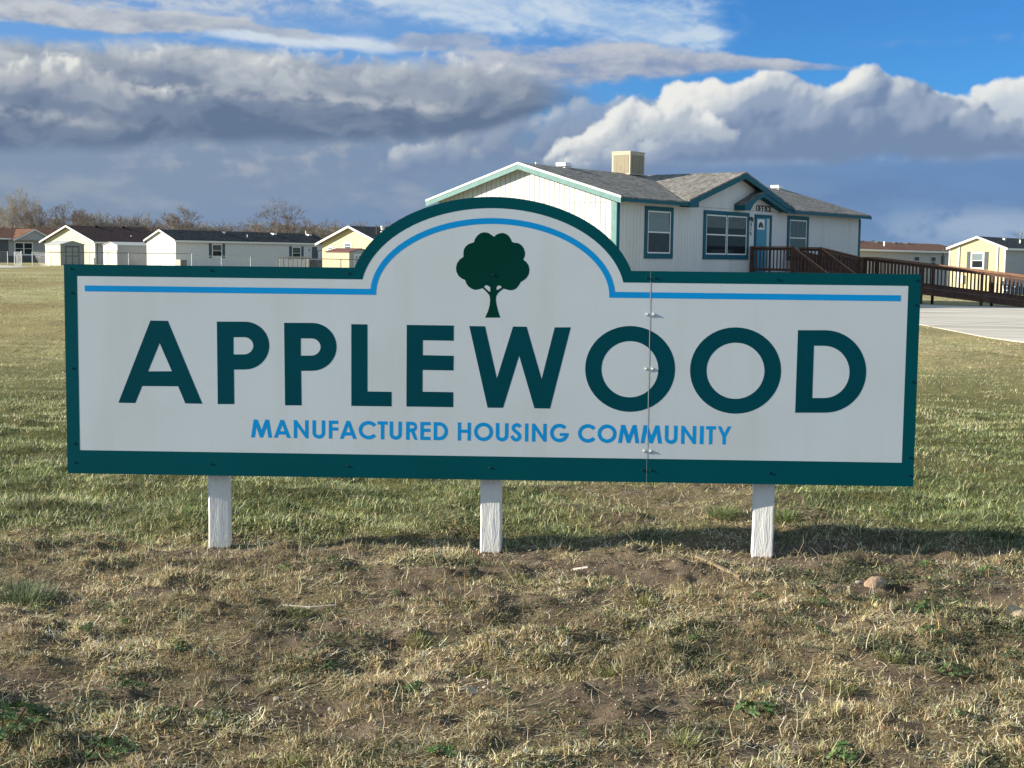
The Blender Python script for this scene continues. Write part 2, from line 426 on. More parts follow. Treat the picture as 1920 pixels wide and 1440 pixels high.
def pmat(name, col, rough=0.6, var=0.0, scale=3.0, bump=0.0, bscale=40.0, col2=None, metal=0.0, stretch=(1, 1, 1), spec=0.5, detail=5, lo=0.35, hi=0.65):
    m, nt, b = mat_new(name)
    b.inputs['Base Color'].default_value = (*col, 1)
    b.inputs['Roughness'].default_value = rough
    b.inputs['Metallic'].default_value = metal
    b.inputs['Specular IOR Level'].default_value = spec
    N = nt.nodes; L = nt.links
    tc = N.new('ShaderNodeTexCoord'); mp = N.new('ShaderNodeMapping')
    L.new(tc.outputs['Object'], mp.inputs[0]); mp.inputs['Scale'].default_value = stretch
    if var or col2:
        nz = N.new('ShaderNodeTexNoise'); L.new(mp.outputs[0], nz.inputs['Vector'])
        nz.inputs['Scale'].default_value = scale; nz.inputs['Detail'].default_value = detail
        nz.inputs['Roughness'].default_value = 0.6
        mr = N.new('ShaderNodeMapRange'); L.new(nz.outputs[0], mr.inputs[0])
        mr.inputs[1].default_value = lo; mr.inputs[2].default_value = hi
        mx = N.new('ShaderNodeMix'); mx.data_type = 'RGBA'; L.new(mr.outputs[0], mx.inputs[0])
        c2 = col2 or tuple(c * (1 - var) for c in col)
        mx.inputs[6].default_value = (*col, 1); mx.inputs[7].default_value = (*c2, 1)
        L.new(mx.outputs[2], b.inputs['Base Color'])
    if bump:
        nb = N.new('ShaderNodeTexNoise'); L.new(mp.outputs[0], nb.inputs['Vector'])
        nb.inputs['Scale'].default_value = bscale; nb.inputs['Detail'].default_value = 6
        bp = N.new('ShaderNodeBump'); L.new(nb.outputs[0], bp.inputs['Height'])
        bp.inputs['Distance'].default_value = bump; bp.inputs['Strength'].default_value = 1.0
        L.new(bp.outputs[0], b.inputs['Normal'])
    return m


def shingle_mat(name, c1, c2, c3):
    """asphalt shingles: short courses of mixed tabs"""
    m, nt, b = mat_new(name)
    N = nt.nodes; L = nt.links
    tc = N.new('ShaderNodeTexCoord')
    nw = N.new('ShaderNodeTexNoise'); nw.inputs['Scale'].default_value = 3; L.new(tc.outputs['Object'], nw.inputs['Vector'])
    mp = N.new('ShaderNodeMapping'); L.new(tc.outputs['Object'], mp.inputs[0]); mp.inputs['Scale'].default_value = (5.5, 11.0, 0.02)
    ad = N.new('ShaderNodeVectorMath'); ad.operation = 'ADD'; L.new(mp.outputs[0], ad.inputs[0]); L.new(nw.outputs['Color'], ad.inputs[1])
    vo = N.new('ShaderNodeTexVoronoi'); L.new(ad.outputs[0], vo.inputs['Vector']); vo.inputs['Scale'].default_value = 1.0
    sp = N.new('ShaderNodeSeparateColor'); L.new(vo.outputs['Color'], sp.inputs[0])
    cr = N.new('ShaderNodeValToRGB'); L.new(sp.outputs[0], cr.inputs[0])
    cr.color_ramp.elements[0].color = (*c1, 1); cr.color_ramp.elements[1].color = (*c3, 1)
    e = cr.color_ramp.elements.new(0.5); e.color = (*c2, 1)
    nz = N.new('ShaderNodeTexNoise'); nz.inputs['Scale'].default_value = 0.8; nz.inputs['Detail'].default_value = 4
    L.new(tc.outputs['Object'], nz.inputs['Vector'])
    hs = N.new('ShaderNodeHueSaturation'); L.new(cr.outputs[0], hs.inputs['Color'])
    mr = N.new('ShaderNodeMapRange'); L.new(nz.outputs[0], mr.inputs[0]); mr.inputs[3].default_value = 0.8; mr.inputs[4].default_value = 1.2
    L.new(mr.outputs[0], hs.inputs['Value'])
    L.new(hs.outputs[0], b.inputs['Base Color'])
    b.inputs['Roughness'].default_value = 0.95; b.inputs['Specular IOR Level'].default_value = 0.2
    bp = N.new('ShaderNodeBump'); bp.inputs['Distance'].default_value = 0.02; L.new(sp.outputs[1], bp.inputs['Height'])
    L.new(bp.outputs[0], b.inputs['Normal'])
    return m


def glass_mat(name, tint=(0.62, 0.68, 0.72), refl=0.38):
    m, nt, b = mat_new(name)
    N = nt.nodes; L = nt.links; N.remove(b)
    tr = N.new('ShaderNodeBsdfTransparent'); tr.inputs[0].default_value = (*tint, 1)
    gl = N.new('ShaderNodeBsdfGlossy'); gl.inputs['Roughness'].default_value = 0.06
    nz = N.new('ShaderNodeTexNoise'); nz.inputs['Scale'].default_value = 1.6; nz.inputs['Detail'].default_value = 1
    tc = N.new('ShaderNodeTexCoord'); L.new(tc.outputs['Object'], nz.inputs['Vector'])
    bp = N.new('ShaderNodeBump'); bp.inputs['Distance'].default_value = 0.01; L.new(nz.outputs[0], bp.inputs['Height']); L.new(bp.outputs[0], gl.inputs['Normal'])
    fr = N.new('ShaderNodeFresnel'); fr.inputs[0].default_value = 1.45
    mt = N.new('ShaderNodeMath'); mt.operation = 'MULTIPLY'; mt.inputs[1].default_value = refl; L.new(fr.outputs[0], mt.inputs[0])
    mx = N.new('ShaderNodeMixShader'); L.new(mt.outputs[0], mx.inputs[0]); L.new(tr.outputs[0], mx.inputs[1]); L.new(gl.outputs[0], mx.inputs[2])
    L.new(mx.outputs[0], N['Material Output'].inputs[0])
    return m


def attr_mat(name, attr='tint', rough=0.75, transl=0.3, spec=0.3):
    m, nt, b = mat_new(name)
    N = nt.nodes; L = nt.links
    at = N.new('ShaderNodeAttribute'); at.attribute_name = attr
    L.new(at.outputs['Color'], b.inputs['Base Color'])
    b.inputs['Roughness'].default_value = rough; b.inputs['Specular IOR Level'].default_value = spec
    if transl:
        tl = N.new('ShaderNodeBsdfTranslucent'); L.new(at.outputs['Color'], tl.inputs[0])
        mx = N.new('ShaderNodeMixShader'); mx.inputs[0].default_value = transl
        L.new(b.outputs[0], mx.inputs[1]); L.new(tl.outputs[0], mx.inputs[2]); L.new(mx.outputs[0], N['Material Output'].inputs[0])
    return m


M = {}
M['sign_white'] = pmat('sign_white', (0.55, 0.625, 0.67), 0.5, 0.05, 1.2, bump=0.0006, bscale=1.5)
M['sign_green'] = pmat('sign_green', (0.0, 0.072, 0.090), 0.6, 0.10, 2.0, bump=0.0006, bscale=1.5, spec=0.05)
M['letter_green'] = pmat('letter_green', (0.0, 0.056, 0.078), 0.6, 0.08, 2.0, bump=0.0006, bscale=1.5, spec=0.05)
M['tree_green'] = pmat('tree_green', (0.0, 0.040, 0.030), 0.5, 0.08, 2.0, spec=0.05)
M['sign_blue'] = pmat('sign_blue', (0.004, 0.29, 0.70), 0.5, 0.10, 2.0, bump=0.0006, bscale=1.5, spec=0.08)
M['dark_wood'] = pmat('dark_wood', (0.05, 0.055, 0.05), 0.8, 0.4, 8)
M['screw_green'] = pmat('screw_green', (0.004, 0.06, 0.07), 0.35, metal=0.2)
M['screw_white'] = pmat('screw_white', (0.75, 0.75, 0.73), 0.4)
M['siding_white'] = pmat('siding_white', (0.66, 0.675, 0.67), 0.75, 0.10, 1.5, bump=0.003, bscale=60, stretch=(1, 1, 0.12))
M['groove_shade'] = pmat('groove_shade', (0.20, 0.21, 0.21), 0.9)
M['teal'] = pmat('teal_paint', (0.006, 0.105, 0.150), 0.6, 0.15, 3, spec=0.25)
M['teal_sunlit'] = pmat('teal_sunlit_paint', (0.085, 0.24, 0.235), 0.55, 0.25, 5, spec=0.6)  # same teal, lightened for the trim that faces the sun
M['white_trim'] = pmat('white_trim', (0.78, 0.78, 0.76), 0.5, 0.05, 5)
M['shingle'] = shingle_mat('roof_shingle_grey', (0.125, 0.120, 0.112), (0.19, 0.183, 0.168), (0.28, 0.268, 0.248))
M['shingle_black'] = shingle_mat('roof_shingle_charcoal', (0.018, 0.022, 0.026), (0.035, 0.042, 0.045), (0.07, 0.08, 0.085))
M['shingle_brown'] = shingle_mat('roof_shingle_brown', (0.028, 0.018, 0.018), (0.045, 0.028, 0.028), (0.07, 0.045, 0.042))
M['shingle_rust'] = shingle_mat('roof_shingle_rust', (0.11, 0.055, 0.035), (0.17, 0.085, 0.055), (0.23, 0.13, 0.09))
M['cream'] = pmat('cream_siding', (0.60, 0.58, 0.41), 0.7, 0.06, 2)
M['white_siding'] = pmat('white_siding', (0.70, 0.70, 0.67), 0.6, 0.06, 2)
M['yellow'] = pmat('pale_yellow_siding', (0.62, 0.54, 0.31), 0.65, 0.06, 2)
M['grey_siding'] = pmat('grey_siding', (0.38, 0.39, 0.40), 0.7, 0.08, 2)
M['beige'] = pmat('beige_siding', (0.45, 0.44, 0.40), 0.7, 0.10, 2)
M['dark_grey'] = pmat('dark_grey_trim', (0.09, 0.10, 0.11), 0.6, 0.2, 3)
M['shutter'] = pmat('shutter_slate', (0.07, 0.10, 0.12), 0.6, 0.2, 5)
M['interior'] = pmat('interior_dark', (0.045, 0.05, 0.055), 0.9, 0.4, 3)
M['blind'] = pmat('blind', (0.30, 0.30, 0.27), 0.8, 0.3, 6)
M['blind_pale'] = pmat('blind_pale', (0.55, 0.60, 0.58), 0.8, 0.1, 6)
M['screenmesh'] = pmat('insect_screen', (0.10, 0.11, 0.12), 0.8, 0.3, 4)
M['glass'] = glass_mat('window_glass')
M['door_blue'] = pmat('door_blue', (0.004, 0.22, 0.34), 0.45, 0.1, 3)
M['black'] = pmat('black_paint', (0.012, 0.013, 0.016), 0.5, 0.3, 5)
M['cooler'] = pmat('tan_sheet_metal', (0.52, 0.46, 0.32), 0.5, 0.10, 3)
M['cooler_shade'] = pmat('tan_louvre_shade', (0.30, 0.27, 0.19), 0.6, 0.2, 6)
M['ramp_wood'] = pmat('ramp_redwood', (0.125, 0.058, 0.034), 0.7, 0.5, 6, bump=0.004, bscale=30, stretch=(1, 1, 1))
M['ramp_top_sunlit'] = pmat('ramp_cap_sunlit', (0.27, 0.125, 0.06), 0.6, 0.35, 6)  # redwood lightened for the sun along the rail tops
M['galv'] = pmat('galvanised_steel', (0.55, 0.57, 0.58), 0.4, 0.2, 5, metal=0.5)
M['dark_pipe'] = pmat('dark_pipe', (0.05, 0.06, 0.06), 0.6, 0.2, 5)
M['concrete'] = pmat('concrete', (0.66, 0.62, 0.54), 0.95, 0.0, 0.55, bump=0.004, bscale=25, spec=0.1, col2=(0.40, 0.375, 0.33), stretch=(0.35, 1.2, 1), detail=8, lo=0.38, hi=0.66)
M['bark'] = pmat('bark_grey_brown', (0.23, 0.18, 0.145), 0.9, 0.4, 3)
M['bark_pale'] = pmat('bark_pale', (0.42, 0.37, 0.31), 0.9, 0.35, 3)
M['bark_red'] = pmat('twig_reddish', (0.24, 0.20, 0.175), 0.9, 0.4, 3)
M['bark_tan'] = pmat('twig_tan', (0.28, 0.25, 0.215), 0.9, 0.4, 3)
M['evergreen'] = pmat('evergreen', (0.025, 0.035, 0.02), 0.9, 0.4, 3)
M['brick'] = pmat('brick_clay', (0.30, 0.19, 0.125), 0.9, 0.4, 12, bump=0.006, bscale=30, col2=(0.36, 0.30, 0.22))
M['stake'] = pmat('weathered_stake', (0.30, 0.23, 0.14), 0.85, 0.5, 10, bump=0.004, bscale=30, stretch=(8, 1, 8))
M['bleached'] = pmat('bleached_wood', (0.66, 0.63, 0.56), 0.8, 0.2, 10)
M['dry_leaf'] = pmat('dry_leaf', (0.52, 0.42, 0.28), 0.8, 0.3, 20)
M['stone'] = pmat('pebble', (0.30, 0.27, 0.23), 0.9, 0.4, 15, bump=0.003, bscale=60)


def post_mat():
    """white paint, ridged and split along the grain, worn to bare wood at the foot"""
    m, nt, b = mat_new('post_white_paint')
    N = nt.nodes; L = nt.links
    tc = N.new('ShaderNodeTexCoord')
    mp = N.new('ShaderNodeMapping'); L.new(tc.outputs['Object'], mp.inputs[0]); mp.inputs['Scale'].default_value = (1, 1, 0.13)
    n1 = N.new('ShaderNodeTexNoise'); L.new(mp.outputs[0], n1.inputs['Vector']); n1.inputs['Scale'].default_value = 75; n1.inputs['Detail'].default_value = 4; n1.inputs['Distortion'].default_value = 1.2
    n2 = N.new('ShaderNodeTexNoise'); L.new(mp.outputs[0], n2.inputs['Vector']); n2.inputs['Scale'].default_value = 30; n2.inputs['Detail'].default_value = 3
    ad = N.new('ShaderNodeMath'); ad.operation = 'ADD'; L.new(n1.outputs[0], ad.inputs[0]); L.new(n2.outputs[0], ad.inputs[1])
    bp = N.new('ShaderNodeBump'); bp.inputs['Distance'].default_value = 0.0035; L.new(ad.outputs[0], bp.inputs['Height']); L.new(bp.outputs[0], b.inputs['Normal'])
    sp = N.new('ShaderNodeSeparateXYZ'); L.new(tc.outputs['Object'], sp.inputs[0])
    n3 = N.new('ShaderNodeTexNoise'); L.new(tc.outputs['Object'], n3.inputs['Vector']); n3.inputs['Scale'].default_value = 60
    a2 = N.new('ShaderNodeMath'); a2.operation = 'MULTIPLY_ADD'; L.new(n3.outputs[0], a2.inputs[0]); a2.inputs[1].default_value = 0.03; L.new(sp.outputs[2], a2.inputs[2])
    mr = N.new('ShaderNodeMapRange'); L.new(a2.outputs[0], mr.inputs[0]); mr.inputs[1].default_value = -0.022; mr.inputs[2].default_value = -0.014
    cr = N.new('ShaderNodeMapRange'); L.new(n1.outputs[0], cr.inputs[0]); cr.inputs[1].default_value = 0.30; cr.inputs[2].default_value = 0.34
    mm = N.new('ShaderNodeMix'); mm.data_type = 'RGBA'; L.new(cr.outputs[0], mm.inputs[0]); mm.inputs[6].default_value = (0.32, 0.30, 0.27, 1); mm.inputs[7].default_value = (0.78, 0.78, 0.76, 1)
    mx = N.new('ShaderNodeMix'); mx.data_type = 'RGBA'; L.new(mr.outputs[0], mx.inputs[0]); mx.inputs[6].default_value = (0.17, 0.12, 0.09, 1); L.new(mm.outputs[2], mx.inputs[7])
    L.new(mx.outputs[2], b.inputs['Base Color']); b.inputs['Roughness'].default_value = 0.55
    return m


M['post'] = post_mat()


def weather_sign(m, amount):
    """faint vertical run marks, dust and a few specks over a painted sheet"""
    nt = m.node_tree; N = nt.nodes; L = nt.links; b = N['Principled BSDF']
    src = b.inputs['Base Color'].links[0].from_socket
    tc = N.new('ShaderNodeTexCoord')
    def layer(scale, stretch, lo, hi, dark, src, detail=4):
        mp = N.new('ShaderNodeMapping'); L.new(tc.outputs['Object'], mp.inputs[0]); mp.inputs['Scale'].default_value = stretch
        n = N.new('ShaderNodeTexNoise'); L.new(mp.outputs[0], n.inputs['Vector']); n.inputs['Scale'].default_value = scale; n.inputs['Detail'].default_value = detail
        r = N.new('ShaderNodeMapRange'); L.new(n.outputs[0], r.inputs[0]); r.inputs[1].default_value = lo; r.inputs[2].default_value = hi; r.inputs[4].default_value = dark
        x = N.new('ShaderNodeMix'); x.data_type = 'RGBA'; L.new(r.outputs[0], x.inputs[0]); L.new(src, x.inputs[6]); x.inputs[7].default_value = (0.36, 0.31, 0.24, 1)
        return x.outputs[2]
    c = layer(9, (1, 1, 0.07), 0.50, 0.85, amount, src)
    c = layer(2.2, (1, 1, 1), 0.45, 0.75, amount * 0.8, c)
    c = layer(95, (1, 1, 1), 0.765, 0.785, 0.6, c, 1)
    L.new(c, b.inputs['Base Color'])


weather_sign(M['sign_white'], 0.14)


def concrete_joints(m):
    nt = m.node_tree; N = nt.nodes; L = nt.links; b = N['Principled BSDF']
    src = b.inputs['Base Color'].links[0].from_socket
    tc = N.new('ShaderNodeTexCoord'); mp = N.new('ShaderNodeMapping'); L.new(tc.outputs['Object'], mp.inputs[0]); mp.inputs['Rotation'].default_value = (0, 0, -0.92)
    br = N.new('ShaderNodeTexBrick'); L.new(mp.outputs[0], br.inputs['Vector'])
    br.offset = 0; br.inputs['Scale'].default_value = 1.0; br.inputs['Brick Width'].default_value = 3.6; br.inputs['Row Height'].default_value = 3.6
    br.inputs['Mortar Size'].default_value = 0.022; br.inputs['Mortar Smooth'].default_value = 0.3
    x = N.new('ShaderNodeMix'); x.data_type = 'RGBA'; L.new(br.outputs['Fac'], x.inputs[0]); L.new(src, x.inputs[6]); x.inputs[7].default_value = (0.20, 0.19, 0.17, 1)
    n = N.new('ShaderNodeTexNoise'); n.inputs['Scale'].default_value = 0.9; n.inputs['Detail'].default_value = 7; n.inputs['Roughness'].default_value = 0.7
    m2 = N.new('ShaderNodeMapping'); L.new(tc.outputs['Object'], m2.inputs[0]); m2.inputs['Scale'].default_value = (0.25, 1.3, 1); L.new(m2.outputs[0], n.inputs['Vector'])
    r = N.new('ShaderNodeMapRange'); L.new(n.outputs[0], r.inputs[0]); r.inputs[1].default_value = 0.5; r.inputs[2].default_value = 0.75; r.inputs[4].default_value = 0.55
    y = N.new('ShaderNodeMix'); y.data_type = 'RGBA'; L.new(r.outputs[0], y.inputs[0]); L.new(x.outputs[2], y.inputs[6]); y.inputs[7].default_value = (0.33, 0.31, 0.28, 1)
    L.new(y.outputs[2], b.inputs['Base Color'])


concrete_joints(M['concrete'])

# ------------------------------------------------------------------ noise and terrain
class _N: pass


def terrain(x, y):
    """large shape of the land (metres), works on arrays"""
    r = sstep(x, -15, 25)
    t = np.clip((y - 10) / 90, 0, 1.3)
    left = 0.14 * sstep(y, 30, 110) * (1 - r)
    return -r * t ** 1.2 + left


def rough_mask(x, y):
    """1 on grass and dirt, 0 under the concrete and buildings"""
    d = np.maximum(sstep(x, 7.6, 8.6) * sstep(y, 17, 20) * sstep(y, 56, 52), 0)
    return 1 - d


def ground_z(x, y):
    x = np.asarray(x, float); y = np.asarray(y, float)
    z = terrain(x, y)
    near = sstep(y, 16, 7)
    mid = sstep(y, 5.9, 6.6) * sstep(y, 70, 40)
    micro = (fbm(x * 0.9, y * 0.9, 4, 0.5, 301) * 0.030 + fbm(x * 2.3, y * 2.3, 3, 0.5, 303) * 0.040 * near + fbm(x * 1.1, y * 1.7, 4, 0.6, 307) * 0.050 * mid + fbm(x * 0.30, y * 0.5, 3, 0.5, 311) * 0.16 * sstep(y, 9, 16) * sstep(y, 75, 40) - 0.020 * sstep(y, 16, 7)+ fbm(x * 4.2, y * 4.2, 4, 0.55, 305) * 0.020 * near
             + np.abs(fbm(x * 14, y * 14, 4, 0.6, 309)) * 0.016 * near
             + np.clip(fbm(x * 6.5, y * 6.5, 3, 0.55, 431), 0, 1) * 0.045 * near * sstep(y, 6.4, 6.0))
    lawn = sstep(y, 6.15, 6.5) * 0.012
    foot = 0
    for px_, py_ in ((-1.27, 6.06), (-0.083, 6.03), (1.088, 5.995)):
        foot = np.maximum(foot, np.exp(-((x - px_) / 0.17) ** 2 - ((y - py_ + 0.10) / 0.24) ** 4))
    micro = (micro + lawn - 0.012 * np.exp(-((y - 5.95) / 0.35) ** 2)) * (1 - foot) - 0.040 * foot
    micro = micro - 0.095 * np.exp(-((x - 1.552) / 0.070) ** 4 - ((y - 5.32) / 0.042) ** 4) + 0.018 * np.exp(-((x - 1.47) / 0.12) ** 2 - ((y - 5.37) / 0.08) ** 2)
    return z + micro * rough_mask(x, y)


def bare(x, y):
    """0..1: how bare the soil is in the foreground"""
    n = fbm(x * 1.5, y * 1.9, 4, 0.55, 401) * 0.8 + fbm(x * 5.5, y * 7.5, 3, 0.55, 403) * 0.5
    b = n * 1.15 + 0.02
    for (cx, cy, rx, ry, k) in ((-0.55, 5.45, 0.42, 0.16, 0.7), (-1.30, 3.85, 0.35, 0.16, 0.7), (-0.52, 4.55, 0.30, 0.20, 0.55), (-1.25, 4.95, 0.3, 0.12, 0.3),
                                (1.55, 5.40, 0.60, 0.22, 0.8), (0.55, 5.55, 0.35, 0.14, 0.35), (0.55, 3.55, 0.16, 0.12, 0.7), (-0.35, 3.62, 0.15, 0.1, 0.6),
                                (0.0, 5.55, 0.35, 0.12, 0.4), (1.2, 5.85, 0.9, 0.25, 0.55), (0.25, 3.85, 0.2, 0.15, 0.4), (-1.4, 5.85, 0.5, 0.1, 0.35), (0.1, 4.95, 0.25, 0.12, 0.25)):
        b = b + k * np.exp(-((x - cx) / rx) ** 2 - ((y - cy) / ry) ** 2)
    for px_, py_ in ((-1.27, 6.0), (-0.083, 5.97), (1.088, 5.93)):
        b = b + 1.2 * np.exp(-((x - px_) / 0.14) ** 2 - ((y - py_) / 0.14) ** 2)
    b = b + 1.8 * np.exp(-((x - 1.55) / 0.12) ** 2 - ((y - 5.32) / 0.09) ** 2)
    return sstep(b, -0.05, 0.48)


def green_cover(x, y):
    """0..1: living lawn grass"""
    n = fbm(x * 0.8, y * 0.8, 4, 0.55, 421); n2 = fbm(x * 2.6, y * 2.6, 3, 0.55, 423)
    edge = 6.22 + 0.07 * np.sin(x * 1.7) + n2 * 0.30 + n * 0.15
    g = sstep(y, edge - 0.14, edge + 0.18)
    hole = np.exp(-((x - 0.95) / 0.68) ** 4 - ((y - 6.95) / 0.75) ** 4) * 1.0 + np.exp(-((x - 0.75) / 0.6) ** 2 - ((y - 7.7) / 0.4) ** 2) * 0.6
    hole = hole + np.exp(-((x - 1.6) / 0.35) ** 2 - ((y - 6.4) / 0.18) ** 2) * 0.7 + np.exp(-((x - 2.6) / 0.5) ** 2 - ((y - 8.6) / 0.35) ** 2) * 0.5
    return np.clip(g * (1 - np.clip(hole + n2 * 0.35 * (hole > 0.15), 0, 1)), 0, 1)


def build_ground():
    def axis(segs):
        out = [segs[0][0]]
        for a, b, s0, s1 in segs:
            x = a; 
            while x < b - 1e-6:
                t = (x - a) / (b - a); s = s0 * (s1 / s0) ** t
                x = min(b, x + s); out.append(x)
        return np.array(out)
    xs = axis([(0, 3.2, 0.018, 0.018), (3.2, 10, 0.02, 0.5), (10, 60, 0.5, 4), (60, 900, 4, 80)])
    xs = np.concatenate([-xs[:0:-1], xs])
    ys = axis([(-60, 0, 15, 0.6), (0, 3.0, 0.6, 0.02), (3.0, 7.6, 0.018, 0.018), (7.6, 16, 0.02, 0.25), (16, 60, 0.25, 2), (60, 200, 2, 10), (200, 2200, 10, 200)])
    X, Y = np.meshgrid(xs, ys)
    Z = ground_z(X, Y)
    h, w = X.shape
    me = bpy.data.meshes.new('ground')
    me.vertices.add(h * w)
    me.vertices.foreach_set('co', np.stack([X, Y, Z], -1).astype(np.float32).ravel())
    idx = np.arange(h * w).reshape(h, w)
    q = np.stack([idx[:-1, :-1], idx[:-1, 1:], idx[1:, 1:], idx[1:, :-1]], -1).reshape(-1, 4)
    me.loops.add(q.size); me.polygons.add(len(q))
    me.loops.foreach_set('vertex_index', q.ravel().astype(np.int32))
    me.polygons.foreach_set('loop_start', (np.arange(len(q)) * 4).astype(np.int32))
    me.update(calc_edges=True)
    me.polygons.foreach_set('use_smooth', [True] * len(q))
    a = me.color_attributes.new('cover', 'FLOAT_COLOR', 'POINT')
    g = green_cover(X, Y); br = bare(X, Y)
    far = sstep(Y, 9, 22)
    dat = np.stack([g, br, far, np.ones_like(g)], -1)
    a.data.foreach_set('color', dat.astype(np.float32).ravel())
    # material: soil, thatch, lawn
    m, nt, b = mat_new('earth_and_lawn')
    N = nt.nodes; L = nt.links
    geo = N.new('ShaderNodeNewGeometry')
    at = N.new('ShaderNodeAttribute'); at.attribute_name = 'cover'
    sp = N.new('ShaderNodeSeparateColor'); L.new(at.outputs['Color'], sp.inputs[0])
    def nz(scale, detail=6, rough=0.6, stretch=(1, 1, 1), dist=0.0):
        mp = N.new('ShaderNodeMapping'); L.new(geo.outputs['Position'], mp.inputs[0]); mp.inputs['Scale'].default_value = stretch
        n = N.new('ShaderNodeTexNoise'); L.new(mp.outputs[0], n.inputs['Vector']); n.inputs['Scale'].default_value = scale
        n.inputs['Detail'].default_value = detail; n.inputs['Roughness'].default_value = rough; n.inputs['Distortion'].default_value = dist
        return n.outputs[0]
    def mr(s, a0, b0, to0=0, to1=1):
        n = N.new('ShaderNodeMapRange'); L.new(s, n.inputs[0]); n.inputs[1].default_value = a0; n.inputs[2].default_value = b0
        n.inputs[3].default_value = to0; n.inputs[4].default_value = to1
        return n.outputs[0]
    def mix(f, c1, c2):
        n = N.new('ShaderNodeMix'); n.data_type = 'RGBA'
        if isinstance(f, float): n.inputs[0].default_value = f
        else: L.new(f, n.inputs[0])
        for i, c in ((6, c1), (7, c2)):
            if isinstance(c, tuple): n.inputs[i].default_value = (*c, 1)
            else: L.new(c, n.inputs[i])
        return n.outputs[2]
    soil = mix(mr(nz(9, 8, 0.65), 0.35, 0.65), (0.066, 0.050, 0.036), (0.215, 0.170, 0.122))
    soil = mix(mr(nz(160, 3, 0.7), 0.55, 0.75), soil, (0.30, 0.25, 0.19))
    thatch = mix(mr(nz(120, 4, 0.7, (1, 0.5, 1), 1.0), 0.38, 0.62), (0.075, 0.058, 0.036), (0.29, 0.24, 0.14))
    dry = mix(sp.outputs[1], thatch, soil)
    lawn_n = mix(mr(nz(70, 5, 0.7), 0.35, 0.65), (0.055, 0.062, 0.024), (0.17, 0.165, 0.07))
    c = mix(sp.outputs[0], dry, lawn_n)
    # farther off: mown lawn seen at a low angle, tan and olive in broad faint bands
    f1 = mr(nz(0.33, 6, 0.62, (1, 0.55, 1)), 0.34, 0.66)
    f2 = mr(nz(1.7, 6, 0.68, (0.55, 1.3, 1)), 0.36, 0.66)
    fa = mix(f1, (0.29, 0.285, 0.13), (0.42, 0.39, 0.20))
    fa = mix(f2, fa, (0.52, 0.48, 0.28))
    fa = mix(mr(nz(14, 5, 0.7), 0.45, 0.7), fa, (0.105, 0.115, 0.038))
    sx = N.new('ShaderNodeSeparateXYZ'); L.new(geo.outputs['Position'], sx.inputs[0])
    tan = mr(nz(0.12, 3, 0.5), 0.40, 0.62)
    fa = mix(tan, fa, (0.27, 0.215, 0.105))
    c = mix(sp.outputs[2], c, fa)
    L.new(c, b.inputs['Base Color']); b.inputs['Roughness'].default_value = 1.0; b.inputs['Specular IOR Level'].default_value = 0.05
    bn = N.new('ShaderNodeMath'); bn.operation = 'ADD'; L.new(nz(130, 6, 0.75), bn.inputs[0]); L.new(nz(38, 5, 0.7), bn.inputs[1])
    bp = N.new('ShaderNodeBump'); L.new(bn.outputs[0], bp.inputs['Height']); bp.inputs['Distance'].default_value = 0.012; bp.inputs['Strength'].default_value = 0.9
    L.new(bp.outputs[0], b.inputs['Normal'])
    me.materials.append(m)
    o = bpy.data.objects.new('ground', me); COL.objects.link(o)
    tag(o, kind='structure')


build_ground()

# ------------------------------------------------------------------ buildings
ROW = math.atan2(0.7940, 0.6079)       # every home in the park stands along this line
FRONT = lambda a, b, c: (a, -b, c)     # (along the wall, out of the wall, up) -> local, on a long front wall
GABLE = lambda a, b, c: (-b, a, c)     # the same on the end wall facing the low sun


def grooved(mb, a0, a1, top, z0, seam=None, pitch=0.2032, gap=0.009, d=0.010):
    """vertical plywood siding boards standing d proud of the backing, cut along top(a)"""
    a = a0; k = 0
    while a < a1 - 1e-4:
        w = pitch * (0.5 if k % 3 == 0 else 1.0) if False else pitch
        b = min(a1, a + w - gap)
        parts = [(z0, None)]
        if seam is not None and max(top(a), top(b)) > seam + 0.02: parts = [(z0, seam - 0.006), (seam + 0.006, None)]
        for zl, zh in parts:
            ta, tb = (top(a), top(b)) if zh is None else (zh, zh)
            if zh is None and min(ta, tb) <= zl: ta = max(ta, zl + 0.001); tb = max(tb, zl + 0.001)
            if ta > zl or tb > zl: mb.prism([(a, 0.0, zl), (b, 0.0, zl), (b, 0.0, tb), (a, 0.0, ta)], (0, d, 0))
        a += w; k += 1


def lapped(mb, a0, a1, z0, z1, ext=None, h=0.16, d=0.014):
    """horizontal lap siding: each course stands proud at its foot; ext(z) gives the clipped span"""
    z = z0
    while z < z1 - 1e-4:
        zt = min(z1, z + h)
        (p0, p1) = (a0, a1) if ext is None else ext(z)
        (q0, q1) = (a0, a1) if ext is None else ext(zt)
        if p1 - p0 > 0.02 and q1 - q0 > 0.01:
            i = mb.pts([(p0, d, z), (p1, d, z), (q1, 0.001, zt), (q0, 0.001, zt), (p0, 0, z), (p1, 0, z)])
            mb.f += [(i, i + 1, i + 2, i + 3), (i + 4, i + 5, i + 1, i)]
        z = zt


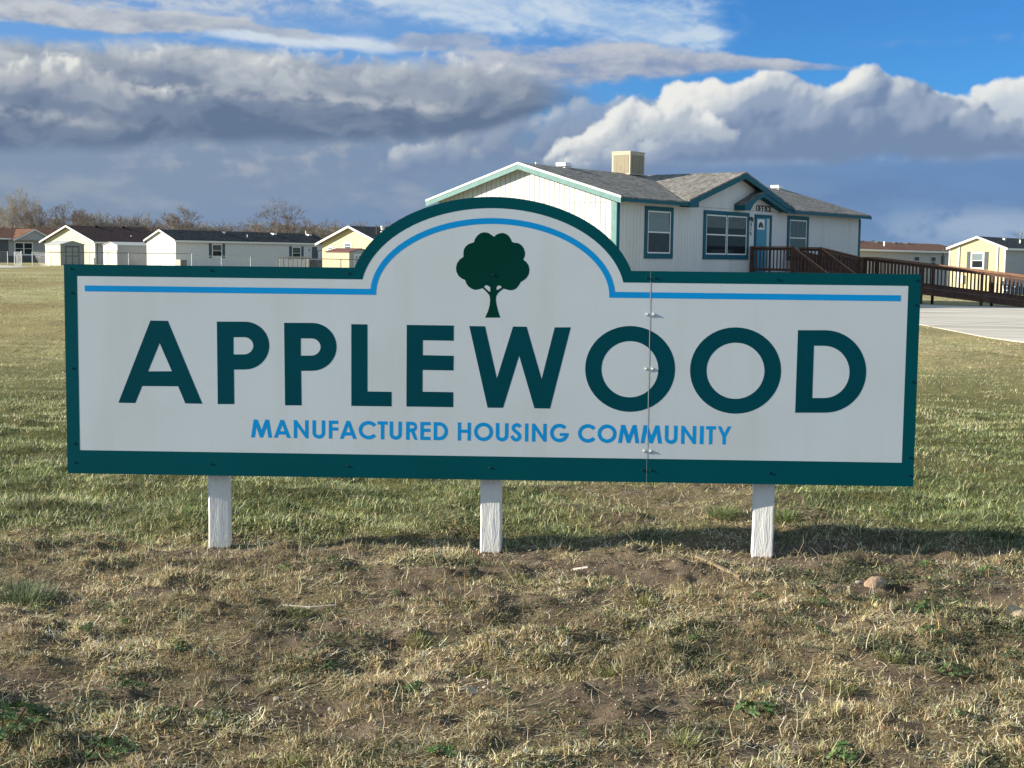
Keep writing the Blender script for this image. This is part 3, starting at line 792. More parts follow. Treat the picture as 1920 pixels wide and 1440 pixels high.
def window(root, f, a0, a1, z0, z1, trim, tw=0.1, sashes=1, frame=None, blind=None, blind_drop=0.45, lower='interior', tproud=0.045, rail=0.5, head=None):
    """trim boards with a white sash frame, glass, and what shows behind it. a0..a1, z0..z1: outside of the trim"""
    fr_m = frame or M['white_trim']
    hd = head or tw
    w = MB(f); p = tproud
    if trim:
        w.box(a0, a1, 0.012, p, z0, z0 + tw); w.box(a0, a1, 0.012, p, z1 - hd, z1)
        w.box(a0, a0 + tw, 0.012, p, z0 + tw, z1 - hd); w.box(a1 - tw, a1, 0.012, p, z0 + tw, z1 - hd)
        i0, i1, j0, j1 = a0 + tw, a1 - tw, z0 + tw, z1 - hd
    else: i0, i1, j0, j1 = a0, a1, z0, z1
    mull = 0.05 if sashes > 1 and trim else 0.0
    if mull:
        c = (i0 + i1) / 2; w.box(c - mull / 2, c + mull / 2, 0.012, p - 0.006, j0, j1)
    win = w.build('window', trim or fr_m, root) if trim else MB(f).box(i0 - .0, i1, 0.012, 0.018, j0, j1).build('window', M['interior'], root)
    fw = 0.045 if (i1 - i0) > 0.7 else 0.035
    fb = MB(f); gb = MB(f); bb = MB(f); lb = MB(f)
    spans = [(i0, i1)] if sashes == 1 else [(i0, (i0 + i1) / 2 - mull / 2), ((i0 + i1) / 2 + mull / 2, i1)]
    for s0, s1 in spans:
        fb.box(s0, s1, 0.014, 0.036, j0, j0 + fw); fb.box(s0, s1, 0.014, 0.036, j1 - fw, j1)
        fb.box(s0, s0 + fw, 0.014, 0.036, j0 + fw, j1 - fw); fb.box(s1 - fw, s1, 0.014, 0.036, j0 + fw, j1 - fw)
        zm = j0 + (j1 - j0) * rail
        fb.box(s0 + fw, s1 - fw, 0.014, 0.034, zm - 0.022, zm + 0.022)
        gb.quad((s0 + fw, 0.026, j0 + fw), (s1 - fw, 0.026, j0 + fw), (s1 - fw, 0.026, j1 - fw), (s0 + fw, 0.026, j1 - fw))
        lb.box(s0 + fw, s1 - fw, 0.012, 0.0145, j0 + fw, j1 - fw)
        if blind:
            zz = j1 - fw - (j1 - fw - zm) * blind_drop
            bb.box(s0 + fw, s1 - fw - (0.04 if blind_drop < 1.5 else 0), 0.0150, 0.0190, max(zz, j0 + fw), j1 - fw)
    fb.build('sash_frame', fr_m, win)
    lb.build('dark_room', M[lower], win)
    if blind: bb.build('blind', M[blind], win)
    gb.build('pane', M['glass'], win)
    return win


def build_office():
    R = empty('office_building', (3.2509, 44.3635, 0.0), math.radians(52.563), 'white office building with teal trim, grey shingle roof and OFFICE over its blue door', 'office')
    Lx, Wy = 18.84, 7.4; ZB = -0.6; ZE = 3.07; YE = -0.33; ZT = 3.23; YR = 3.7; ZR = 4.40
    k = (ZR - ZT) / (YR - YE)                       # roof slope
    DX, DH, DZ = 7.85, 3.97, 4.415                  # dormer: centre, half width, top
    kd = (DZ - 3.265) / DH
    # walls: front and sunlit gable with real grooves over a backing coloured dark as groove shade
    wt_front = lambda x: max(ZE + 0.04, DZ - 0.12 - kd * abs(x - DX)) if abs(x - DX) < DH + .3 else ZE + 0.04
    mb = MB(); mb.box(0.02, Lx, 0.0, 0.1, ZB, ZE + 0.02); mb.box(Lx - 0.1, Lx, 0.1, Wy, ZB, ZE + 0.02); mb.box(0.1, Lx - 0.1, Wy - 0.1, Wy, ZB, ZE + 0.02)
    mb.box(0.0, 0.1, 0.0, Wy, ZB, ZE + 0.02)
    gt = lambda y: ZT - 0.10 + k * (min(y, Wy - y) - YE)
    mb.prism([(0.0, 0.0, ZE + 0.02), (0.0, Wy, ZE + 0.02), (0.0, Wy, gt(Wy) - 0.03), (0.0, Wy / 2, gt(Wy / 2) - 0.03), (0.0, 0.0, gt(0) - 0.03)], (0.1, 0, 0))
    mb.prism([(Lx, 0.0, ZE + 0.02), (Lx, Wy, ZE + 0.02), (Lx, Wy, gt(Wy) - 0.03), (Lx, Wy / 2, gt(Wy / 2) - 0.03), (Lx, 0.0, gt(0) - 0.03)], (-0.1, 0, 0))
    mb.prism([(DX - DH + .55, 0.0, ZE + 0.02), (DX + DH - .55, 0.0, ZE + 0.02), (DX, 0.0, DZ - 0.15)], (0, 0.1, 0))
    wall = mb.build('wall_core', M['groove_shade'], R)
    fs = MB(FRONT); grooved(fs, 0.0, Lx - 0.02, wt_front, ZB + 0.05, seam=3.10)
    fs.build('front_siding', M['siding_white'], R)
    gs = MB(GABLE); grooved(gs, 0.0, Wy, lambda y: gt(y) - 0.02, ZB + 0.05, seam=3.06, gap=0.020, pitch=0.2032)
    gs.build('gable_siding', M['siding_white'], R)
    # corner boards
    mb = MB(); mb.box(-0.030, 0.0, -0.026, 0.16, ZB, ZE); mb.build('corner_board', M['teal_sunlit'], R)
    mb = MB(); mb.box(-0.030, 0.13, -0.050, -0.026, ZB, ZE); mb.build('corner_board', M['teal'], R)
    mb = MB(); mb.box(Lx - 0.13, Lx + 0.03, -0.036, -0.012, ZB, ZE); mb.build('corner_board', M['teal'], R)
    # roof
    X0, X1 = -0.30, 19.15; YB = Wy - YE
    th = 0.05
    mb = MB()
    zr_ = lambda y: ZT - th + (y - YE) * (ZR + .006 - ZT) / (YR - YE)
    mb.prism([(x, y, zr_(y)) for x, y in ((X0, YE - .02), (DX - DH + .12, YE - .02), (DX, YR - .12), (X0, YR))] + [], (0, 0, th))
    mb.prism([(x, y, zr_(y)) for x, y in ((DX + DH - .12, YE - .02), (X1, YE - .02), (X1, YR), (DX, YR - .12))], (0, 0, th))
    mb.prism([(x, y, zr_(y)) for x, y in ((X0, YR), (DX, YR - .12), (X1, YR))], (0, 0, th))
    mb.prism([(X0, YR, ZR - th + .006), (X1, YR, ZR - th + .006), (X1, YB, ZT - th), (X0, YB, ZT - th)], (0, 0, th))
    roof = mb.build('roof', M['shingle'], R)
    mb = MB(); dz = 0.02                          # dormer roof planes, a little above the main slope
    yv = -0.40
    mb.prism([(DX - DH - 0.0, yv, DZ - kd * DH - th + dz), (DX, yv, DZ - th + dz), (DX, YR + .1, DZ - th + dz), (DX - DH + 0.0, YE + 0.12, DZ - kd * DH - th + dz)], (0, 0, th))
    mb.prism([(DX, yv, DZ - th + dz), (DX + DH, yv, DZ - kd * DH - th + dz), (DX + DH, YE + 0.12, DZ - kd * DH - th + dz), (DX, YR + .1, DZ - th + dz)], (0, 0, th))
    mb.build('dormer_roof', M['shingle'], R)
    # fascia along the eave, both sides of the dormer
    for xa_, xb_ in ((X0 + .03, DX - DH + 0.62), (DX + DH - 0.05, X1)):
        mb = MB(); mb.box(xa_, xb_, YE - .045, YE - .005, ZE, ZT - th); mb.box(xa_, xb_, YE - .005, 0.0, ZE + .03, ZE + .045)
        mb.build('eave_fascia', M['teal'], R)
    # rake boards on the sunlit gable with the bright metal edge above
    mb = MB(); me_ = MB()
    for (ya, za), (yb, zb) in (((YE - .045, ZT), (YR, ZR)), ((YB, ZT), (YR, ZR))):
        mb.prism([(X0 - .03, ya, za - th - .165), (X0 - .03, yb, zb - th - .165), (X0 - .03, yb, zb - th + .0), (X0 - .03, ya, za - th + .0)], (0.03, 0, 0))
        me_.prism([(X0 - .045, ya, za - th), (X0 - .045, yb, zb - th), (X0 - .045, yb, zb + .018), (X0 - .045, ya, za + .018)], (0.07, 0, 0))
    mb.build('rake_board', M['teal_sunlit'], R); me_.build('drip_edge', M['white_trim'], R)
    mb = MB()
    mb.box(X0, 0.0, YE, -0.012, ZE, ZE + .02)
    mb.build('soffit', M['teal'], R)
    # right-hand rake
    mb = MB()
    for (ya, za), (yb, zb) in (((YE - .045, ZT), (YR, ZR)), ((YB, ZT), (YR, ZR))):
        mb.prism([(X1, ya, za - th - .13), (X1, yb, zb - th - .13), (X1, yb, zb - th), (X1, ya, za - th)], (0.03, 0, 0))
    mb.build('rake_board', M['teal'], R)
    # dormer rake boards, horizontal return at the left
    def rake(mb, xa, za, xb, zb, hgt, y0, y1):
        mb.prism([(xa, y0, za - hgt), (xb, y0, zb - hgt), (xb, y0, zb), (xa, y0, za)], (0, y1 - y0, 0))
    mb = MB(); zt = lambda x: DZ - th + dz - kd * abs(x - DX)
    rake(mb, DX - DH + 0.62, zt(DX - DH + .62), DX, zt(DX), 0.19, yv, yv + .035)
    rake(mb, DX, zt(DX), DX + DH + .02, zt(DX + DH) - .004, 0.19, yv, yv + .035)
    mb.prism([(DX - DH, yv, ZE - .02), (DX - DH + .64, yv, ZE - .02), (DX - DH + .62, yv, zt(DX - DH + .62)), (DX - DH, yv, zt(DX - DH))], (0, .035, 0))
    mb.box(DX - DH, DX - DH + .64, yv + .035, 0.0, ZE - .02, ZE - .005)
    mb.prism([(DX + DH - .62, yv, ZE + .0), (DX + DH + .02, yv, ZE + .0), (DX + DH + .02, yv, zt(DX + DH)), (DX + DH - .62, yv, zt(DX + DH - .62) - .15)], (0, .035, 0))
    mb.build('dormer_rake', M['teal'], R)
    # small gable over the door
    PX0, PX1, PA = 7.72, 11.35, 9.37
    kp = 0.335; zp = lambda x: 3.84 - kp * (PA - x)
    yp = yv - 0.02
    mb = MB()
    mb.prism([(PX0, yp, zp(PX0) - .04), (PA, yp, zp(PA) - .04), (PA, 0.0, zp(PA) - .04), (PX0, 0.0, zp(PX0) - .04)], (0, 0, .04))
    mb.build('porch_roof', M['shingle'], R)
    mb = MB()
    mb.prism([(PX0, yp - .03, 3.06), (PX0 + .42, yp - .03, 3.06), (PX0 + .54, yp - .03, 3.18), (PX0 + .68, yp - .03, 3.31), (PX0 + .95, yp - .03, 3.45), (PA + .0, yp - .03, 3.65), (PA + .0, yp - .03, zp(PA) - .02), (PX0, yp - .03, zp(PX0) - .03)], (0, .03, 0))
    mb.box(PX0, PX0 + .03, yp, -0.012, 3.07, zp(PX0) - .042)
    mb.box(PX0 + .03, PX0 + .45, yp, -0.012, 3.07, 3.085)
    mb.build('porch_fascia', M['teal'], R)
    mb = MB(); q = lambda x: zt(x) - .19
    mb.prism([(PA - .05, yv + .02, q(PA) - .17), (PX1, yv + .02, q(PX1) - .12), (PX1, yv + .02, q(PX1) + .002), (PA - .05, yv + .02, q(PA) + .01)], (0, .03, 0))
    mb.prism([(PA - .05, yv + .05, q(PA) - .12), (PX1, yv + .05, q(PX1) - .07), (PX1, 0.0, q(PX1) - .07), (PA - .05, 0.0, q(PA) - .12)], (0, 0, .02))
    mb.build('porch_fascia', M['teal'], R)
    # windows
    window(R, FRONT, 1.67, 3.46, 1.29, 3.00, M['teal'], 0.17, 1, blind='blind_pale', blind_drop=1.0, lower='screenmesh', head=0.14)
    window(R, FRONT, 5.52, 8.85, 1.29, 3.00, M['teal'], 0.17, 2, blind='blind', blind_drop=0.62, lower='interior', head=0.14)
    window(R, FRONT, 12.0, 13.85, 1.28, 3.01, M['teal'], 0.18, 1, blind='blind', blind_drop=2.0, lower='blind', head=0.15)
    # door
    d = MB(FRONT); d.box(9.30, 9.43, 0.012, 0.05, 0.84, 2.97); d.box(10.52, 10.65, 0.012, 0.05, 0.84, 2.97); d.box(9.43, 10.52, 0.012, 0.05, 2.85, 2.97)
    door = d.build('door', M['teal'], R)
    d = MB(FRONT); d.box(9.43, 10.27, 0.012, 0.030, 0.84, 2.85); d.build('leaf', M['door_blue'], door)
    d = MB(FRONT); d.box(10.27, 10.50, 0.012, 0.028, 0.84, 2.85); d.build('side_panel', M['blind_pale'], door)
    d = MB(FRONT); d.box(9.50, 10.06, 0.030, 0.040, 2.42, 2.46); d.box(9.50, 10.06, 0.030, 0.040, 2.76, 2.80); d.box(9.50, 9.54, 0.030, 0.040, 2.46, 2.76); d.box(10.02, 10.06, 0.030, 0.040, 2.46, 2.76)
    d.box(9.54, 10.02, 0.0305, 0.033, 2.46, 2.76); d.build('fanlight', M['white_trim'], door)
    d = MB(FRONT); n = 10
    pts = [(9.78 + .20 * math.cos(math.pi * i / n), 0.034, 2.48 + .22 * math.sin(math.pi * i / n)) for i in range(n + 1)]
    for i in range(n):
        if i % 2 == 0 or True:
            a, b = pts[i], pts[i + 1]; c = (9.78, 0.034, 2.48)
            sh = 0.86
            d.prism([(c[0] + (a[0] - c[0]) * .25, .034, c[2] + (a[2] - c[2]) * .25), (c[0] + (b[0] - c[0]) * .25, .034, c[2] + (b[2] - c[2]) * .25),
                     (c[0] + (b[0] * sh + a[0] * (1 - sh) - c[0]), .034, c[2] + (b[2] * sh + a[2] * (1 - sh) - c[2])), a], (0, .003, 0))
    d.build('fan_panes', M['black'], door)
    d = MB(FRONT); d.tube((10.20, .03, 1.78), (10.20, .075, 1.78), .025, .03, 8); d.build('handle', M['galv'], door)
    # lamp and house number
    d = MB(FRONT); d.box(8.90, 8.98, .012, .03, 2.74, 2.86); d.tube((8.94, .03, 2.83), (8.94, .11, 2.86), .012, n=6); d.tube((8.94, .11, 2.68), (8.94, .11, 2.84), .035, .055, 8)
    d.build('wall_lamp', M['dark_grey'], R)
    DG = {'3': [(0, 1, 0, .15), (0, 1, .425, .575), (0, 1, .85, 1), (.72, 1, .15, .425), (.72, 1, .575, .85)],
          '1': [(.36, .64, 0, 1), (.12, .36, .72, .88)],
          '5': [(0, 1, 0, .15), (0, 1, .425, .575), (0, 1, .85, 1), (.72, 1, .15, .425), (0, .28, .575, .85)]}
    for i, ch in enumerate('315'):
        d = MB(FRONT); z = 2.52 - i * 0.165
        for a, b, c, e in DG[ch]: d.box(8.985 + a * .10, 8.985 + b * .10, .013, .024, z + c * .125, z + e * .125)
        d.build('digit', M['black'], R)
    OF = {'O': [(0, .22, .12, .88), (.78, 1, .12, .88), (.16, .84, 0, .10), (.16, .84, .90, 1)],
          'F': [(.16, .38, .06, .94), (0, .54, 0, .07), (0, .94, .90, 1), (.84, .94, .74, .90), (.38, .74, .44, .56)],
          'I': [(.34, .66, .06, .94), (.1, .9, 0, .07), (.1, .9, .93, 1)],
          'C': [(0, .25, .1, .9), (.12, .88, 0, .12), (.12, .80, .88, 1), (.84, 1, .66, 1), (.84, 1, .06, .26)],
          'E': [(.16, .38, .06, .94), (0, .96, 0, .10), (0, .94, .90, 1), (.84, .94, .74, .90), (.84, .96, .10, .26), (.38, .74, .44, .56)]}
    x = 9.40
    for ch, w in zip('OFFICE', (.205, .195, .195, .115, .19, .195)):
        d = MB(FRONT)
        for a, b, c, e in OF[ch]: d.box(x + a * w, x + b * w, .013, .030, 3.10 + c * .215, 3.10 + e * .215)
        d.build('letter', M['black'], R); x += w + .026
    # roof vents
    for x, y in ((2.35, 3.72), (18.45, 3.72)):
        mb = MB(); zz = ZR - 0.03
        mb.box(x - .18, x + .18, y - .16, y + .16, zz, zz + .06)
        mb.prism([(x - .24, y - .22, zz + .06), (x + .24, y - .22, zz + .06), (x + .15, y - .14, zz + .19), (x - .15, y - .14, zz + .19)], (0, .40, 0))
        mb.build('roof_vent', M['white_trim'], roof)
    mb = MB(); mb.tube((.95, 3.9, ZR - .05), (.95, 3.9, ZR + .10), .04); mb.build('vent_pipe', M['white_trim'], roof)
    # evaporative cooler standing on the ridge
    K = empty('rooftop_cooler', R.matrix_basis @ Vector((6.08, 3.42, 4.33)), R.rotation_euler.z, 'tan louvred cooler box on the ridge of the office roof', 'cooler')
    W_, D_, H_ = 0.98, 0.80, 0.84
    mb = MB(); mb.box(0, W_, 0, D_, 0.03, H_); mb.box(-.015, W_ + .015, -.015, D_ + .015, H_, H_ + .035); mb.box(.02, .1, .05, .1, -.12, .03); mb.box(W_ - .1, W_ - .02, .05, .1, -.12, .03)
    mb.box(.02, .1, D_ - .1, D_ - .05, -.12, .03); mb.box(W_ - .1, W_ - .02, D_ - .1, D_ - .05, -.12, .03)
    mb.build('cabinet', M['cooler'], K)
    for nm, f, wd in (('louvre_panel', lambda a, b, c: (a, -b, c), W_), ('louvre_panel', lambda a, b, c: (-b, a, c), D_)):
        m2 = MB(f); n = 4; pw = (wd - .12) / n
        for i in range(n):
            a0 = .06 + i * pw + .015; a1 = .06 + (i + 1) * pw - .015
            z = .10
            while z < H_ - .09:
                m2.prism([(a0, .001, z), (a1, .001, z), (a1, .018, z - .008), (a0, .018, z - .008)], (0, 0, .006)); z += .024
            m2.box(a0 - .008, a0, .001, .012, .07, H_ - .07); m2.box(a1, a1 + .008, .001, .012, .07, H_ - .07)
        p = m2.build(nm, M['cooler'], K)
        m3 = MB(f)
        for i in range(n):
            a0 = .06 + i * pw + .015; a1 = .06 + (i + 1) * pw - .015
            m3.box(a0, a1, .0005, .0035, .085, H_ - .085)
        m3.build('shadow_gap', M['cooler_shade'], p)  # darker sheet puts the shade between the louvres into colour


build_office()


# ---- timber stairs and ramp at the office door
def build_ramp():
    O = Vector((3.2509, 44.3635, 0)); rz = math.radians(52.563)
    R = empty('wooden_ramp', O, rz, 'long reddish-brown wooden ramp, stairs and railing at the office door', 'ramp')
    FL = 0.84; RH = 0.93
    Rm = Matrix.Rotation(rz, 3, 'Z')
    gz = lambda x, y: float(terrain(*(O + Rm @ Vector((x, y, 0))).xy)) - 0.02
    deck = MB(); beam = MB()
    posts = []; rails = []; bals = []
    def post(x, y, zt, w=.09, zb=None): posts.append((x, y, gz(x, y) - .1 if zb is None else zb, zt, w))
    def run(p0, p1, z0, z1, step=0.128, top='top', bot=0.10):
        """railing from p0 to p1 over a floor rising from z0 to z1"""
        a = Vector((*p0, z0)); b = Vector((*p1, z1)); d = (b - a); L = Vector((d.x, d.y)).length
        rails.append((a + Vector((0, 0, RH)), b + Vector((0, 0, RH)), top)); rails.append((a + Vector((0, 0, RH - .075)), b + Vector((0, 0, RH - .075)), 'under'))
        rails.append((a + Vector((0, 0, bot)), b + Vector((0, 0, bot)), 'low'))
        n = max(1, int(L / step))
        for i in range(n):
            q = a + d * ((i + .5) / n); bals.append((q.x, q.y, q.z + bot - .05, q.z + RH - .04))
    y1 = -1.75; xa, xb = 9.0, 11.3
    deck.box(xa - .05, xb + .05, y1 - .05, -0.03, FL - .04, FL); beam.box(xa - .05, xb + .05, y1 - .09, y1 - .05, FL - .24, FL)
    beam.box(xa - .09, xa - .05, y1 - .05, -0.03, FL - .22, FL); beam.box(xb + .05, xb + .09, y1 - .05, -0.03, FL - .22, FL - .04)
    for x, y in ((xa, -0.10), (xa, y1), (xb, y1)): post(x, y, FL + RH + .02)
    run((xa, -.1), (xa, y1), FL, FL); run((xb, -0.9), (xb, y1), FL, FL)
    # stairs out from the landing
    ns = 6; rise = (FL - gz(xa, y1 - 1.6)) / (ns + 0.0); tread = .265
    for i in range(ns):
        z = FL - rise * (i + 1); deck.box(xa + .05, xb - .05, y1 - .09 - tread * (i + 1), y1 - .09 - tread * i, z - .04, z)
    ye = y1 - .09 - tread * ns
    for x in (xa, xb):
        beam.prism([(x - .02, y1 - .09, FL - .28), (x - .02, y1 - .09, FL - .02), (x - .02, ye, FL - rise * ns + .0), (x - .02, ye, FL - rise * ns - .02)], (.04, 0, 0))
        post(x, ye, FL - rise * ns + RH + .05)
        run((x, y1), (x, ye), FL, FL - rise * ns, .14, 'thin')
    # first run of the ramp, along the wall
    xc = 14.9; zc = FL - (xc - xb) / 11.0; xd = 16.65
    deck.prism([(xb + .05, y1 - .02, FL - .04), (xc, y1 - .02, zc - .04), (xc, -.25, zc - .04), (xb + .05, -.25, FL - .04)], (0, 0, .04))
    beam.prism([(xb, y1 - .06, FL - .24), (xc, y1 - .06, zc - .24), (xc, y1 - .06, zc), (xb, y1 - .06, FL)], (0, .04, 0))
    run((xb, y1), (xc, y1), FL, zc); run((xb + .6, -.28), (xc, -.28), FL - .05, zc)
    for x in (xb + 1.75, xc): post(x, y1, FL - (x - xb) / 11. + RH + .02); post(x, -.28, FL - (x - xb) / 11. + RH + .0)
    # turning platform past the corner, then the long run out to the drive
    deck.box(xc, xd, y1 - .02, -.25, zc - .04, zc); beam.box(xc, xd, -.25, -.21, zc - .24, zc); beam.box(xd, xd + .04, y1, -.25, zc - .24, zc)
    run((xc, -.28), (xd, -.28), zc, zc); run((xd, -.28), (xd, y1), zc, zc)
    post(xd, -.28, zc + RH + .02); post(xd, y1, zc + RH + .02)
    ln = 9.6; xr = 15.45; yend = y1 - ln; zend = zc - ln * 0.105
    run((xc, y1), (xr, y1), zc, zc)
    deck.prism([(xr - .03, y1, zc - .04), (xd + .03, y1, zc - .04), (xd + .03, yend, zend - .04), (xr - .03, yend, zend - .04)], (0, 0, .04))
    for x in (xr - .07, xd + .03):
        beam.prism([(x, y1, zc - .26), (x, yend, zend - .18), (x, yend, zend + .02), (x, y1, zc + .02)], (.04, 0, 0))
    first = len(bals)
    run((xr, y1), (xr, yend), zc, zend, .145); run((xd, y1), (xd, yend), zc, zend, .145)
    for i in range(5):
        t = i * 2.35; z = zc - t * .105
        for x in (xr - (.0), xd): post(x, y1 - t, z + RH + .01)
    deck.build('deck', M['ramp_wood'], R); beam.build('beam', M['ramp_wood'], R)
    for x, y, zb, zt, w in posts:
        mb = MB(); mb.box(-w / 2, w / 2, -w / 2, w / 2, zb, zt); o = mb.build('post', M['ramp_wood'], R); o.location = (x, y, 0)
    for a, b, kd in rails:
        mb = MB()
        if kd == 'top': mb.beam(a, b, .14, .038)
        elif kd == 'thin': mb.beam(a, b, .07, .035)
        elif kd == 'under': mb.beam(a, b, .045, .10)
        else: mb.beam(a, b, .045, .09)
        mb.build('rail', M['ramp_top_sunlit'] if kd in ('top', 'thin') else M['ramp_wood'], R)
    near = bals[first:first + 60] + bals[:13] + bals[13:20] + bals[20:40]
    rest = [q for q in bals if q not in near]
    me = None
    for x, y, z0, z1 in near[:100]:
        mb = MB(); mb.box(-.019, .019, -.019, .019, z0, z1); o = mb.build('baluster', M['ramp_wood'], R); o.location = (x, y, 0)
    mb = MB()
    for x, y, z0, z1 in rest + near[100:]: mb.box(x - .019, x + .019, y - .019, y + .019, z0, z1)
    tag(mb.build('balusters', M['ramp_wood'], R), kind='stuff')


build_ramp()


# ---- manufactured homes
def home(label, X, Y, Z, L, W, ze, zr, zb, wall, roofm, trim, gable_wall=None, ov=0.28, lap=True, front=True, skirt=None, cat='home', rise=0.05, fascia=0.16, name='manufactured_home'):
    R = empty(name, (X, Y, Z), ROW, label, cat)
    c = W / 2; k = (zr - ze) / c
    mb = MB(); mb.box(0, L, 0.0, W, zb, ze)
    for x in (0, L - .1): mb.prism([(x, 0, ze), (x, W, ze), (x, c, zr - .04)], (.1, 0, 0))
    w = mb.build('wall', wall, R)
    if lap:
        s = MB(FRONT); lapped(s, 0.0, L, zb, ze); s.build('front_siding', wall, R)
        def ext(z):
            if z <= ze: return (0.0, W)
            d = (z - ze) / k; return (d, W - d)
        s = MB(GABLE); lapped(s, 0.0, W, zb, zr - .06, ext); s.build('gable_siding', gable_wall or wall, R)
    th = .06; e = ov * k
    mb = MB()
    mb.prism([(-ov, -ov, ze - e + .0), (L + ov, -ov, ze - e), (L + ov, c, zr), (-ov, c, zr)], (0, 0, th))
    mb.prism([(-ov, c, zr), (L + ov, c, zr), (L + ov, W + ov, ze - e), (-ov, W + ov, ze - e)], (0, 0, th))
    roof = mb.build('roof', roofm, R)
    mb = MB()
    for ya, yb in ((-ov, c), (W + ov, c)):
        mb.prism([(-ov - .025, ya, ze - e - fascia + th), (-ov - .025, yb, zr - fascia + th), (-ov - .025, yb, zr + th + .01), (-ov - .025, ya, ze - e + th + .01)], (.05, 0, 0))
    mb.box(-ov + .025, L + ov, -ov - .03, -ov - .003, ze - e - .10, ze - e + th - .005)
    mb.build('fascia', trim, R)
    mb = MB(); mb.box(-.02, .02, -.018, .08, zb, ze - .02); mb.build('corner_trim', trim, R)
    if skirt:
        mb = MB(FRONT); mb.box(0, L, .016, .04, zb, zb + .75); mb.build('skirting', skirt, R)
    return R, roof


def pipe(roof, x, y, z, m=None, r=.05, h=.35):
    mb = MB(); mb.tube((x, y, z - .05), (x, y, z + h), r, n=8); mb.build('vent_pipe', m or M['dark_grey'], roof)


def box_vent(roof, x, y, z, m):
    mb = MB(); mb.prism([(x - .2, y - .25, z), (x + .2, y - .25, z), (x + .2, y + .2, z + .02), (x - .2, y + .2, z + .02)], (0, 0, .16)); mb.build('box_vent', m, roof)


def shutters(R, f, a0, a1, z0, z1, w=.32, m=None):
    for a in ((a0 - w, a0), (a1, a1 + w)):
        mb = MB(f); mb.box(a[0] + .01, a[1] - .01, .016, .045, z0, z1)
        n = 14
        for i in range(n):
            z = z0 + .05 + (z1 - z0 - .1) * i / n; mb.box(a[0] + .04, a[1] - .04, .045, .055, z, z + (z1 - z0 - .1) / n * .55)
        mb.build('shutter', m or M['shutter'], R)


# far left, brown roof, small gable over a wide window
A, rf = home('low grey home at the far left edge with a rust-brown roof and small front gable', -58.73, 150.0, 0, 16, 6.5, 2.85, 3.95, .12, M['grey_siding'], M['shingle_rust'], M['white_trim'], lap=False, skirt=M['dark_grey'])
mb = MB(); mb.prism([(5.2, -.62, 2.62), (10.2, -.62, 2.62), (7.7, -.62, 3.75)], (0, .1, 0)); mb.build('gable_front', M['grey_siding'], A)
mb = MB(); mb.prism([(5.0, -.75, 2.62), (7.7, -.75, 3.84), (7.7, 3.2, 3.84), (5.0, -.3, 2.62)], (0, 0, .06)); mb.prism([(7.7, -.75, 3.84), (10.4, -.75, 2.62), (10.4, -.3, 2.62), (7.7, 3.2, 3.84)], (0, 0, .06)); mb.build('gable_roof', M['shingle_rust'], A)
mb = MB(); mb.prism([(5.0, -.8, 2.5), (7.7, -.8, 3.72), (7.7, -.8, 3.86), (5.0, -.8, 2.64)], (0, .04, 0)); mb.prism([(7.7, -.8, 3.72), (10.4, -.8, 2.5), (10.4, -.8, 2.64), (7.7, -.8, 3.86)], (0, .04, 0)); mb.build('gable_rake', M['white_trim'], A)
window(A, FRONT, 5.55, 7.9, .95, 2.42, M['white_trim'], .09, 2, rail=.5)
mb = MB(FRONT); mb.box(9.4, 10.3, .016, .05, .5, 2.4); mb.build('door', M['dark_grey'], A)
mb = MB(FRONT); mb.box(-4, 4.8, .02, .06, .12, 2.7); mb.build('shade_wall', M['dark_grey'], A)  # dark sheet: shaded part of the wall given as colour

B, rf = home('cream home with dark brown roof behind the two white sheds', -42.07, 140.0, 0, 9.0, 8.5, 2.50, 4.00, .1, M['cream'], M['shingle_brown'], M['white_trim'], lap=False, ov=.42)
for x in (3.0, 6.4): box_vent(rf, x, 4.1, 3.95, M['shingle_brown'])
mb = MB(); mb.tube((5.5, 1.4, 2.9), (5.5, 1.4, 3.15), .06); mb.build('vent_pipe', M['white_trim'], rf)
mb = MB(FRONT); mb.box(.1, 8.9, .004, .03, .1, 2.4); mb.build('front_siding', M['grey_siding'], B)  # grey sheet over the cream front, coloured as its unlit side
mb = MB(FRONT); mb.tube((.25, .05, .1), (.25, .05, 2.35), .035, n=6); mb.build('downspout', M['dark_grey'], B)

C_, rf = home('long white home with charcoal roof and two shuttered windows', -29.60, 122.0, 0, 18.6, 3.98, 2.50, 3.36, .05, M['white_siding'], M['shingle_black'], M['white_trim'], ov=.20, fascia=.14)
window(C_, FRONT, 4.05, 5.25, 1.0, 2.22, M['white_trim'], .06, 1, blind='blind', blind_drop=1.0); shutters(C_, FRONT, 4.05, 5.25, .96, 2.25, .33)
window(C_, FRONT, 13.85, 15.05, .86, 2.12, M['white_trim'], .06, 1, blind='blind', blind_drop=.8); shutters(C_, FRONT, 13.85, 15.05, .82, 2.15, .34)
mb = MB(FRONT); mb.box(16.35, 17.28, .016, .05, .9, 2.2); d_ = mb.build('door', M['white_trim'], C_)
mb = MB(FRONT); mb.box(16.46, 17.17, .05, .06, 1.0, 2.12); mb.build('leaf', M['dark_grey'], d_)
mb = MB(FRONT); mb.box(16.05, 16.17, .016, .06, 1.75, 1.88); mb.build('wall_lamp', M['dark_grey'], C_)
for x in (7.0, 13.0, 17.6): box_vent(rf, x, 1.6, 3.2, M['white_trim'] if x > 10 else M['dark_grey'])
mb = MB(); mb.tube((17.6, 1.95, 3.3), (17.6, 1.95, 3.7), .05); mb.tube((9.0, .8, 2.8), (9.0, .8, 3.15), .04); mb.build('vent_pipe', M['white_trim'], rf)
